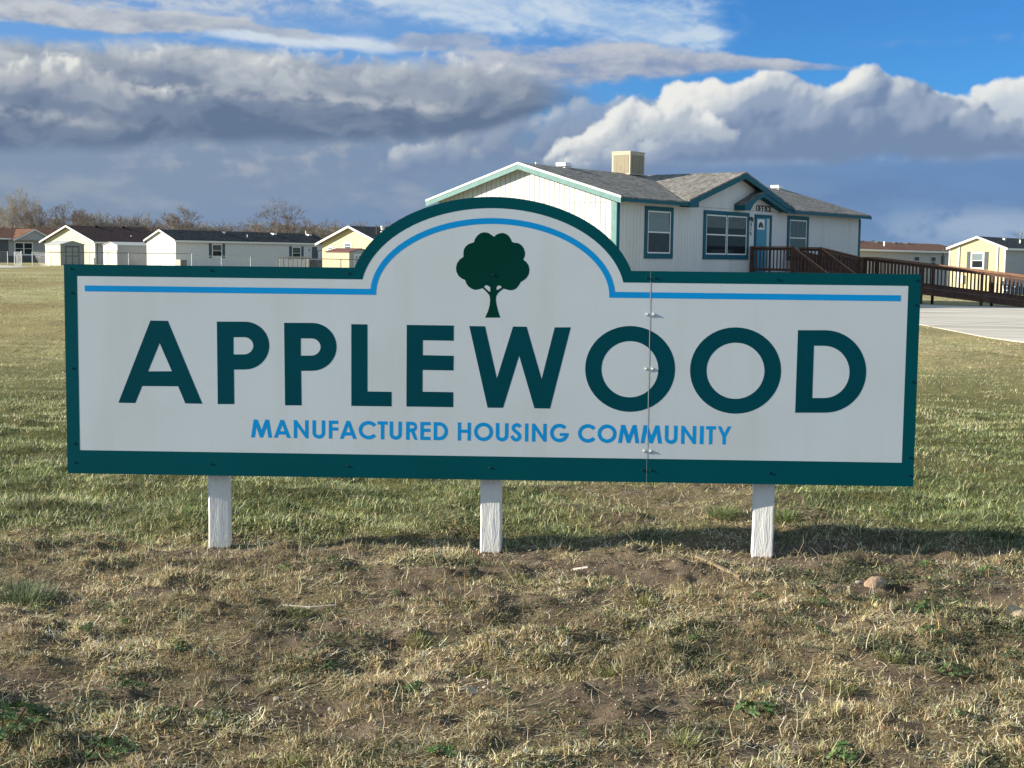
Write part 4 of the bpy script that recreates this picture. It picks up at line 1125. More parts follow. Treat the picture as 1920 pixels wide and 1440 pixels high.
# wooden landing at its door
mb = MB(); mb.box(0, 1.6, 0, 1.3, .0, .85); st = empty('door_steps', C_.matrix_basis @ Vector((15.9, -1.4, 0)), ROW, 'grey wooden steps at the door of the long white home', 'steps')
mb.build('landing', M['dark_grey'], st)
mb = MB()
for i in range(4): mb.box(1.6 + i * .27, 1.6 + (i + 1) * .27, .1, 1.2, 0, .95 - (i + 1) * .19)
mb.build('tread', M['grey_siding'], st)
mb = MB(); mb.beam((0, .03, 1.75), (1.6, .03, 1.75), .06, .06); mb.beam((1.6, .03, 1.75), (2.7, .03, .9), .06, .06)
for x in (0.03, .8, 1.57): mb.box(x - .03, x + .03, 0, .06, .95, 1.75)
mb.build('handrail', M['dark_grey'], st)

D_, rf = home('pale yellow home with dark grey roof just left of the sign arch', -10.40, 110.0, 0, 14.0, 6.6, 2.35, 3.62, .05, M['yellow'], M['shingle_black'], M['white_trim'], ov=.42)
window(D_, GABLE, 3.25, 4.15, 1.75, 2.35, M['white_trim'], .08, 1)
window(D_, GABLE, 5.35, 6.0, 1.55, 2.0, M['white_trim'], .07, 1)
mb = MB(); mb.tube((1.1, 1.6, 3.0), (1.1, 1.6, 3.75), .05); mb.build('vent_pipe', M['black'], rf)
mb = MB(); mb.tube((2.9, 2.6, 3.3), (2.9, 2.6, 3.75), .12, .2); mb.build('vent_cap', M['white_trim'], rf)
for i in range(2):
    mb = MB(); kk = (3.62 - 2.35) / 3.3; x0 = 2.0 + i * 1.5
    mb.prism([(x0, .8, 2.45 + .8 * kk), (x0 + .9, .8, 2.45 + .8 * kk), (x0 + .9, 2.0, 2.45 + 2.0 * kk), (x0, 2.0, 2.45 + 2.0 * kk)], (0, 0, .09)); mb.build('skylight', M['white_trim'], rf)

E_, rf = home('long low beige home with rust-brown roof seen right of the office', 28.04, 115.0, 0, 27.0, 6.0, 2.35, 3.05, -1.3, M['beige'], M['shingle_rust'], M['white_trim'], fascia=.14, lap=True)
for x in (7, 11, 15, 18): box_vent(rf, x, 2.7, 2.95, M['dark_grey'])
mb = MB(); mb.tube((9.3, 1.2, 2.4), (9.3, 1.2, 3.1), .09); mb.build('vent_pipe', M['white_trim'], rf)
window(E_, FRONT, 13.2, 14.6, .9, 1.9, M['beige'], .05, 1); window(E_, FRONT, 17.3, 18.6, .8, 1.9, M['beige'], .05, 1)
mb = MB(FRONT); mb.box(20.0, 20.5, .016, .14, .6, 1.9); mb.tube((20.25, .08, 1.9), (20.25, .08, 2.6), .04); mb.build('meter_box', M['dark_grey'], E_)

F_, rf = home('pale yellow home with blue-grey shutters at the right edge beyond the ramp', 37.08, 105.0, 0, 12.0, 4.3, 2.45, 3.26, -1.15, M['yellow'], M['shingle_black'], M['white_trim'], ov=.20)
window(F_, GABLE, 1.58, 2.62, .82, 2.12, M['white_trim'], .08, 1, blind='blind_pale', blind_drop=1.0); shutters(F_, GABLE, 1.58, 2.62, .80, 2.15, .30)
mb = MB(FRONT); mb.box(0, 12, .004, .02, -1.15, 2.35); mb.build('shade_wall', M['grey_siding'], F_)  # grey sheet: shade of the long wall put into its colour
mb = MB(GABLE); mb.box(-.02, .10, .012, .045, -1.15, 2.5); mb.box(4.2, 4.32, .012, .045, -1.15, 2.5); mb.box(3.5, 3.62, .012, .03, -1.1, 2.55); mb.box(.55, .67, .012, .03, -1.1, 2.55); mb.build('corner_trim', M['white_trim'], F_)
mb = MB(GABLE); mb.box(3.44, 3.50, .012, .04, -1.1, 2.5); mb.box(.49, .55, .012, .04, -1.1, 2.5); mb.build('downspout', M['dark_grey'], F_)
mb = MB(); mb.tube((6.5, 1.0, 2.8), (6.5, 1.0, 3.15), .07); mb.tube((7.4, 1.3, 2.9), (7.4, 1.3, 3.2), .05); mb.tube((4.5, 1.6, 3.0), (4.5, 1.6, 3.25), .12, .16); mb.build('vent_pipe', M['white_trim'], rf)
mb = MB(GABLE); mb.box(3.05, 3.30, .012, .12, -.3, .35); mb.build('meter_box', M['white_trim'], F_)


# ---- garden sheds
def shed(label, X, Y, L, W, h, ridge, along_front, wall_lit, wall_shade, roofm, door=None, cat='shed'):
    """ridge runs into the plot (gable over the front) when along_front is False, else along the front"""
    R = empty('garden_shed', (X, Y, 0), ROW, label, cat)
    mb = MB(); mb.box(0, L, 0, W, .0, h)
    if along_front:
        for x in (0, L - .05): mb.prism([(x, 0, h), (x, W, h), (x, W / 2, ridge)], (.05, 0, 0))
    else:
        for y in (0, W - .05): mb.prism([(0, y, h), (L, y, h), (L / 2, y, ridge)], (0, .05, 0))
    mb.build('wall', wall_lit, R)
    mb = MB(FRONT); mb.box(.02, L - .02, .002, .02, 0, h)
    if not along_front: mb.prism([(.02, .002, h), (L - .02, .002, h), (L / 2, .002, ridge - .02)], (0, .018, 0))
    mb.build('front_shade_panel', wall_shade, R)  # front coloured darker than the lit walls, as its shaded side
    o = .08
    mb = MB()
    if along_front:
        k = (ridge - h) / (W / 2)
        mb.prism([(-o, -o, h - o * k), (L + o, -o, h - o * k), (L + o, W / 2, ridge), (-o, W / 2, ridge)], (0, 0, .04)); mb.prism([(-o, W / 2, ridge), (L + o, W / 2, ridge), (L + o, W + o, h - o * k), (-o, W + o, h - o * k)], (0, 0, .04))
    else:
        k = (ridge - h) / (L / 2)
        mb.prism([(-o, -o, h - o * k), (L / 2, -o, ridge), (L / 2, W + o, ridge), (-o, W + o, h - o * k)], (0, 0, .04)); mb.prism([(L / 2, -o, ridge), (L + o, -o, h - o * k), (L + o, W + o, h - o * k), (L / 2, W + o, ridge)], (0, 0, .04))
    mb.build('roof', roofm, R)
    if door:
        a0, a1, z1, dm, pm = door
        mb = MB(FRONT); mb.box(a0 - .08, a1 + .08, .02, .035, 0.02, z1 + .08); dd = mb.build('door', dm, R)
        mb = MB(FRONT); n = 2
        for i in range(n):
            w = (a1 - a0) / n
            for zz in ((.12, z1 * .52), (z1 * .58, z1 - .05)): mb.box(a0 + i * w + .06, a0 + (i + 1) * w - .06, .035, .045, zz[0], zz[1])
        mb.build('door_panel', pm, dd)
    return R


M['metal_pale'] = pmat('pale_sheet_roof', (0.50, 0.51, 0.50), 0.6, 0.1, 3)
M['shed_cream'] = pmat('shed_cream', (0.60, 0.58, 0.44), 0.6, 0.08, 3)
M['shed_white'] = pmat('shed_white', (0.66, 0.66, 0.60), 0.6, 0.05, 3)
M['shed_grey'] = pmat('shed_grey_green', (0.24, 0.27, 0.25), 0.7, 0.08, 3)
M['red_roof'] = pmat('red_brown_sheet', (0.17, 0.07, 0.055), 0.7, 0.2, 3)
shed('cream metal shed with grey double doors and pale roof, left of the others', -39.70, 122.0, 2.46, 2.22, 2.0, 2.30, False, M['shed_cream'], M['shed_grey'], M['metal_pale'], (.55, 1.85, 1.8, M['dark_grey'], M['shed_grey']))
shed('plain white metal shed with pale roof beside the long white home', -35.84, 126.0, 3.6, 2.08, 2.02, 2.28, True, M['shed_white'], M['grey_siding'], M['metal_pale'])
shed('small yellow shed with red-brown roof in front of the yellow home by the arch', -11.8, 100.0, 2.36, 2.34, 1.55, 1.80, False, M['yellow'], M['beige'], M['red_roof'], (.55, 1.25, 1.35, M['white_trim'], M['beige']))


# ---- chain-link fences
def fence(label, pts, h, rail_m, post_m, step=3.0, mesh=True, z=None):
    F = empty('chain_link_fence', (pts[0][0], pts[0][1], float(terrain(*pts[0]))), 0, label, 'fence')
    o0 = Vector(F.location)
    P = [Vector((x, y, float(terrain(x, y)))) - o0 for x, y in pts]
    rl = MB(); ms = MB()
    for a, b in zip(P[:-1], P[1:]):
        rl.tube(a + Vector((0, 0, h)), b + Vector((0, 0, h)), .03, n=6)
        L = (b - a).length; n = max(1, round(L / step))
        for i in range(n + 1):
            q = a + (b - a) * (i / n); mb = MB(); mb.tube(q + Vector((0, 0, -.1)), q + Vector((0, 0, h + .03)), .032, n=6)
            if i < n or (b - P[-1]).length < 1e-6: mb.build('post', post_m, F)
        if mesh:
            m_ = int((L + h) / .11); d = (b - a) / L
            for i in range(m_):
                for s in (1, -1):
                    t0 = i * .11 - (h if s > 0 else 0); t1 = t0 + h * s + (0 if s > 0 else 0)
                    t0_, t1_ = t0, t0 + h if s > 0 else t0 - h
                    za, zb = 0.0, h
                    if t1_ < 0 or t0_ > L + (h if s < 0 else 0): continue
                    # clip to the span
                    def cl(t, z_, T, Z_):
                        if t < 0: z_ = z_ + (Z_ - z_) * (0 - t) / (T - t); t = 0
                        if t > L: z_ = z_ + (Z_ - z_) * (L - t) / (T - t); t = L
                        return t, z_
                    if (t0_ < 0 and t1_ < 0) or (t0_ > L and t1_ > L): continue
                    p, zp_ = cl(t0_, za, t1_, zb); q, zq = cl(t1_, zb, t0_, za)
                    if abs(p - q) < .02: continue
                    A0 = a + d * p + Vector((0, 0, zp_)); B0 = a + d * q + Vector((0, 0, zq))
                    ms.tube(A0, B0, .0022, n=3, caps=False)
    rl.build('top_rail', rail_m, F)
    if mesh: tag(ms.build('wire_mesh', M['galv'], F))
    return F


fence('dark-railed chain-link fence in front of the cream shed and white shed', [(-39.4, 114.0), (-37.5, 112.6), (-31.1, 112.5), (-25.4, 110.0)], 1.16, M['dark_pipe'], M['galv'])
fence('short dark-railed chain-link fence left of the open gate', [(-52.0, 122.0), (-43.6, 120.0)], 1.16, M['dark_pipe'], M['galv'])
fence('silver chain-link fence in front of the long white home', [(-25.3, 109.5), (-16.7, 113.0)], 1.0, M['galv'], M['galv'], 2.4)
fence('dark chain-link fence in front of the yellow shed by the arch', [(-16.6, 113.2), (-16.2, 96.0), (-9.5, 94.0)], .95, M['dark_pipe'], M['dark_pipe'], 2.6)
G = empty('chain_link_gate', (-43.0, 120.0, 0.08), math.atan2(-5.6, 3.2), 'open silver chain-link gate left of the cream shed', 'gate')
mb = MB(); Lg = 3.1
mb.tube((0, 0, 0), (0, 0, 1.25), .045); mb.tube((Lg, 0, -.1), (Lg, 0, 1.30), .055)
mb.tube((0, 0, .08), (Lg, 0, .08), .022); mb.tube((0, 0, 1.12), (Lg * .45, 0, 1.22), .025); mb.tube((Lg * .45, 0, 1.22), (Lg, 0, 1.12), .025)
for i in (1, 2, 3): mb.tube((Lg * i / 4, 0, .08), (Lg * i / 4, 0, 1.16), .016)
mb.build('gate_frame', M['galv'], G)
mb = MB()
for i in range(-12, 30):
    for s in (1, -1):
        a = i * .1; b = a + 1.1 * s
        if min(a, b) >= 0 and max(a, b) <= Lg: mb.tube((a, 0, .08), (b, 0, 1.15), .003, n=3, caps=False)
mb.build('wire_mesh', M['galv'], G)

# small things along the fences
mb = MB(); mb.tube((0, 0, 0), (0, 0, .78), .09, .085, 10); mb.tube((0, 0, .78), (0, 0, .84), .085, .05, 10)
o = mb.build('white_bollard', M['white_trim'], smooth=False); o.location = (-33.75, 112.0, .08); tag(o, 'thick white post standing between the cream shed and the white shed', 'bollard')
mb = MB(); mb.tube((0, 0, 0), (0, 0, 1.45), .035); mb.tube((0, 0, 1.45), (.55, .7, 1.45), .03); mb.tube((.55, .7, 0.1), (.55, .7, 1.45), .03)
o = mb.build('clothes_line_frame', M['galv']); o.location = (-33.5, 115.0, .08); tag(o, 'thin white pipe frame beside the white post between the sheds', 'pipe frame')
mb = MB(); mb.box(0, .7, 0, .7, 0, .70); mb.box(-.02, .72, -.02, .72, .70, .74); u_ = empty('air_conditioner', (-28.0, 117.0, .08), ROW, 'pale square outdoor unit at the sunlit end of the long white home', 'air conditioner')
mb.build('cabinet', M['beige'], u_); mb = MB(FRONT); mb.box(.08, .67, .001, .02, .1, .68); mb.build('grille', M['dark_grey'], u_)
# patio chair seen through the ramp rails
ch = empty('patio_chair', (31.6, 88.5, float(terrain(31.6, 88.5))), 0.6, 'grey patio chair standing on the grass beyond the ramp rails at the right', 'chair')
mb = MB(); mb.box(-.28, .28, -.25, .25, .40, .44); mb.build('seat', M['galv'], ch)
mb = MB(); mb.prism([(-.28, .22, .44), (.28, .22, .44), (.30, .38, 1.0), (-.30, .38, 1.0)], (0, .03, 0)); mb.build('backrest', M['galv'], ch)
for sx in (-1, 1):
    for sy in (-1, 1):
        mb = MB(); mb.tube((sx * .25, sy * .22, .42), (sx * .32, sy * .3, 0), .022); mb.build('leg', M['galv'], ch)
    mb = MB(); mb.beam((sx * .32, -.28, .64), (sx * .32, .28, .68), .05, .03); mb.tube((sx * .31, -.27, .64), (sx * .27, -.24, .42), .018); mb.build('armrest', M['galv'], ch)


# ------------------------------------------------------------------ concrete drive and path
def sheet(name, outline, mat, lift=.03, res=.5, thick=.12):
    bm = bmesh.new()
    vs = [bm.verts.new((x, y, 0)) for x, y in outline]
    bm.faces.new(vs)
    xs = [p[0] for p in outline]; ys = [p[1] for p in outline]
    for ax, lo, hi in ((0, min(xs), max(xs)), (1, min(ys), max(ys))):
        n = int((hi - lo) / (res * 4))
        for i in range(1, n):
            c = lo + (hi - lo) * i / n
            g = bm.verts[:] + bm.edges[:] + bm.faces[:]
            co = (c, 0, 0) if ax == 0 else (0, c, 0); no = (1, 0, 0) if ax == 0 else (0, 1, 0)
            bmesh.ops.bisect_plane(bm, geom=g, plane_co=co, plane_no=no)
    r = bmesh.ops.extrude_face_region(bm, geom=bm.faces[:])
    low = [e for e in r['geom'] if isinstance(e, bmesh.types.BMVert)]
    lows = set(low)
    for v in bm.verts:
        v.co.z = float(terrain(v.co.x, v.co.y)) + lift - (thick if v in lows else 0)
    bmesh.ops.recalc_face_normals(bm, faces=bm.faces)
    me = bpy.data.meshes.new(name); bm.to_mesh(me); bm.free(); me.materials.append(mat)
    o = bpy.data.objects.new(name, me); COL.objects.link(o); return tag(o, kind='structure')


edge = [(9.1, 18.5), (8.68, 21.5), (8.56, 23.2), (8.50, 24.8), (8.66, 26.8), (8.96, 30.4), (9.3, 36), (9.9, 42), (10.8, 47), (12.2, 51.0), (14.6, 53.9)]
sheet('driveway', edge + [(16.3, 54.0), (19.4, 52.6), (24, 50.0), (40, 44), (40, 18.5)], M['concrete'], .012, thick=.05)
sheet('path', [(-60, 92), (-36.2, 95.5), (-35.3, 98.2), (-35.2, 101.5), (-44.5, 119.5), (-47.5, 119.5), (-60, 108)], M['concrete'], .05)


# ------------------------------------------------------------------ bare trees
def grow(seed, first, ratio, levels, trunk_r, angle, up, rmin=0.012, stems=1, side=0.6, three=0.35, wob=0.10):
    """trunk and branches of a leafless tree that forks again and again"""
    rg = random.Random(seed); tr = MB(); br = MB()
    def limb(p, d, L, r, lv):
        q = p.copy(); dd = d.copy(); n = 3 if lv == 0 else 2
        r1 = max(rmin, r * 0.78)
        for i in range(n):
            dd = (dd + Vector((rg.gauss(0, 1), rg.gauss(0, 1), rg.gauss(0, .5))) * wob + Vector((0, 0, up * .06))).normalized()
            e = q + dd * (L / n)
            ra = r + (r1 - r) * i / n; rb = r + (r1 - r) * (i + 1) / n
            (tr if lv == 0 else br).tube(q, e, ra, rb, n=6 if lv < 2 else 3, caps=False)
            if lv > 0 and rg.random() < side and lv < levels:
                ax = dd.cross(Vector((rg.gauss(0, 1), rg.gauss(0, 1), rg.gauss(0, 1)))).normalized()
                nd = (Matrix.Rotation(angle * rg.uniform(1.0, 1.7), 3, ax) @ dd + Vector((0, 0, up * .12))).normalized()
                limb(e, nd, L * ratio * rg.uniform(.45, .8), max(rmin, rb * .5), max(lv + 2, levels - 3))
            q = e
        if lv < levels:
            k = 3 if rg.random() < (three if lv else 1.0) else 2
            a0 = rg.uniform(0, 6.283); ref = dd.orthogonal().normalized(); ref2 = dd.cross(ref)
            for j in range(k):
                a = a0 + 6.283 * j / k + rg.uniform(-.5, .5); ax = ref * math.cos(a) + ref2 * math.sin(a)
                nd = (Matrix.Rotation(angle * rg.uniform(.55, 1.25) * (1.25 if lv == 0 else 1), 3, ax) @ dd + Vector((0, 0, up * .10))).normalized()
                limb(q, nd, L * ratio * rg.uniform(.75, 1.12) * (1.5 if lv == 0 else 1), max(rmin, r1 * (.72 if k == 2 else .62)), lv + 1)
    for s in range(stems):
        a = 6.283 * s / stems + rg.uniform(-.4, .4); o = Vector((math.cos(a), math.sin(a), 0)) * (0 if stems == 1 else rg.uniform(.1, .7))
        limb(o, Vector((o.x * .45, o.y * .45, 1)).normalized(), first * rg.uniform(.8, 1.1), trunk_r, 0)
    return tr, br


def top_of(b): return max(p[2] for p in b.v)


def proto(name, tm, bm_, **kw):
    tr, br = grow(**kw)
    H = max(top_of(br), top_of(tr))
    s = 1.0 / H; print(name, 'tree', round(H, 2), len(br.f), round(max(p[0] for p in br.v) / H, 2))
    for b in (tr, br): b.v = [(x * s, y * s, z * s) for x, y, z in b.v]
    a = bpy.data.meshes.new('trunk'); a.from_pydata(tr.v, [], tr.f); a.materials.append(tm)
    c = bpy.data.meshes.new('crown'); c.from_pydata(br.v, [], br.f); c.materials.append(bm_)
    return (a, c, s)


PT = {
    'vase': proto('vase', M['bark'], M['bark_red'], seed=4, first=1.2, ratio=.80, levels=8, trunk_r=.22, angle=.36, up=.9, rmin=.008, three=.45),
    'wide': proto('wide', M['bark'], M['bark'], seed=12, first=1.3, ratio=.82, levels=8, trunk_r=.26, angle=.50, up=.35, rmin=.009, three=.40, side=.5),
    'tall': proto('tall', M['bark_pale'], M['bark_pale'], seed=21, first=2.6, ratio=.78, levels=8, trunk_r=.20, angle=.30, up=1.0, rmin=.008, stems=2, side=.7),
    'bush': proto('bush', M['bark'], M['bark_tan'], seed=31, first=.7, ratio=.80, levels=7, trunk_r=.08, angle=.42, up=.6, rmin=.0065, stems=5, side=.55),
    'bushr': proto('bushr', M['bark'], M['bark_red'], seed=41, first=.6, ratio=.80, levels=7, trunk_r=.08, angle=.46, up=.5, rmin=.0065, stems=5, side=.55),
}


def tree(kind, x, y, h, rz, label, wide=1.0, group=None):
    tm, cm, _ = PT[kind]
    r = empty('bare_tree', (x, y, float(terrain(x, y)) - .1), rz, label, 'tree', group)
    r.scale = (h * wide, h * wide, h)
    for nm, me in (('trunk', tm), ('crown', cm)):
        o = bpy.data.objects.new(nm, me); COL.objects.link(o); o.parent = r
    return r


def at_px(px, py, Y):
    """ground position under a direction measured on the photograph, at distance Y, and the height reached there"""
    d = cam.matrix_world.to_3x3() @ Vector(((px - 960) / 2600, -(py - 720) / 2600, -1)); d = d / d.y
    return d.x * Y, 1.25 + d.z * Y


def tree_at(kind, px, py, Y, rz, label, wide=1.0, group=None):
    x, z = at_px(px, py, Y); return tree(kind, x, Y, z - float(terrain(x, Y)) + .1, rz, label, wide, group)


tree_at('tall', 10, 346, 200, .3, 'tallest pale bare tree at the left edge', 1.0)
tree_at('tall', 42, 352, 203, 2.1, 'tall pale bare tree, second from the left edge', .85)
tree_at('vase', 63, 376, 190, 1.2, 'dark bare tree right of the two tall pale ones', .75)
tree_at('vase', 130, 375, 190, 4.0, 'rounded bare tree behind the cream home roof', 1.15)
tree_at('wide', 95, 392, 196, 3.0, 'spreading bare tree left of the cream home roof peak', .9)
tree_at('bush', 182, 386, 200, .5, 'dense grey bare tree behind the brown roof, left half', 1.1)
tree_at('bush', 205, 392, 205, 2.5, 'dense grey bare tree behind the brown roof, middle', 1.2)
tree_at('bush', 228, 397, 207, 3.9, 'dense grey bare tree behind the brown roof, right half', 1.0)
tree_at('tall', 258, 394, 210, 1.0, 'slim pale bare tree left of the vase-shaped one', 1.1)
tree_at('vase', 325, 381, 188, .2, 'vase-shaped reddish bare tree over the white home roof', 1.35)
tree_at('wide', 512, 369, 172, .9, 'big spreading bare tree behind the middle of the long white home', 1.12)
tree_at('bush', 583, 408, 225, 2.0, 'small pale bare tree right of the big spreading one', .7)
tree_at('wide', 600, 418, 220, 5.0, 'low dark bare tree left of the yellow home peak', .9)
tree_at('bush', 632, 411, 228, 4.2, 'round bare tree above the left slope of the yellow home', 1.3)
tree_at('bush', 662, 412, 232, 1.4, 'round bare tree above the peak of the yellow home', 1.2)
tree_at('bush', 708, 412, 236, 3.3, 'round bare tree above the right slope of the yellow home', 1.4)
tree_at('bush', 1880, 433, 175, 2.8, 'wide bare tree behind the charcoal roof at the right edge', 1.9)
tree_at('bush', 1728, 455, 255, .8, 'tiny pale bare tree over the rust roof right of the office', .8)
tree_at('bushr', 1790, 451, 225, 5.1, 'small dark bare tree left of the yellow home at the right', 1.1)
rg = random.Random(5)
for i in range(36):
    px = -30 + i * 21 + rg.uniform(-6, 6); top = 408 + rg.uniform(-8, 10) + (3 if px > 380 else 0)
    tree_at('bushr' if i % 2 else 'bush', px, top, rg.uniform(205, 235), rg.uniform(0, 6), 'low bare brown tree in the thicket behind the homes', rg.uniform(1.2, 1.9), 'thicket behind the mobile homes')


def evergreen(px, py, Y, seed, label):
    x, zt = at_px(px, py, Y); g = float(terrain(x, Y)); h = zt - g; rr = random.Random(seed)
    r = empty('evergreen_tree', (x, Y, g), 0, label, 'tree')
    mb = MB(); mb.tube((0, 0, 0), (0, 0, h * .8), .14, .05); mb.build('trunk', M['bark'], r)
    mb = MB()
    for i in range(900):
        t = rr.random() ** .7; a = rr.uniform(0, 6.283); rad = (1.25 * math.sin(math.pi * min(1, .12 + t * .85)) ** .8) * rr.uniform(.4, 1.05)
        p = Vector((math.cos(a) * rad, math.sin(a) * rad, h * (.35 + .65 * t))); s = rr.uniform(.10, .24)
        u = Vector((rr.gauss(0, 1), rr.gauss(0, 1), rr.gauss(0, 1))).normalized() * s; w = Vector((rr.gauss(0, 1), rr.gauss(0, 1), rr.gauss(0, 1))).normalized() * s
        mb.quad(p - u, p + w, p + u)
    mb.build('crown', M['evergreen'], r)


evergreen(1618, 452, 255, 1, 'small dark evergreen nearest the office corner')
evergreen(1626, 453.5, 262, 2, 'small dark evergreen, middle of three by the office')
evergreen(1638, 452, 258, 3, 'broader dark evergreen, right of the three by the office')

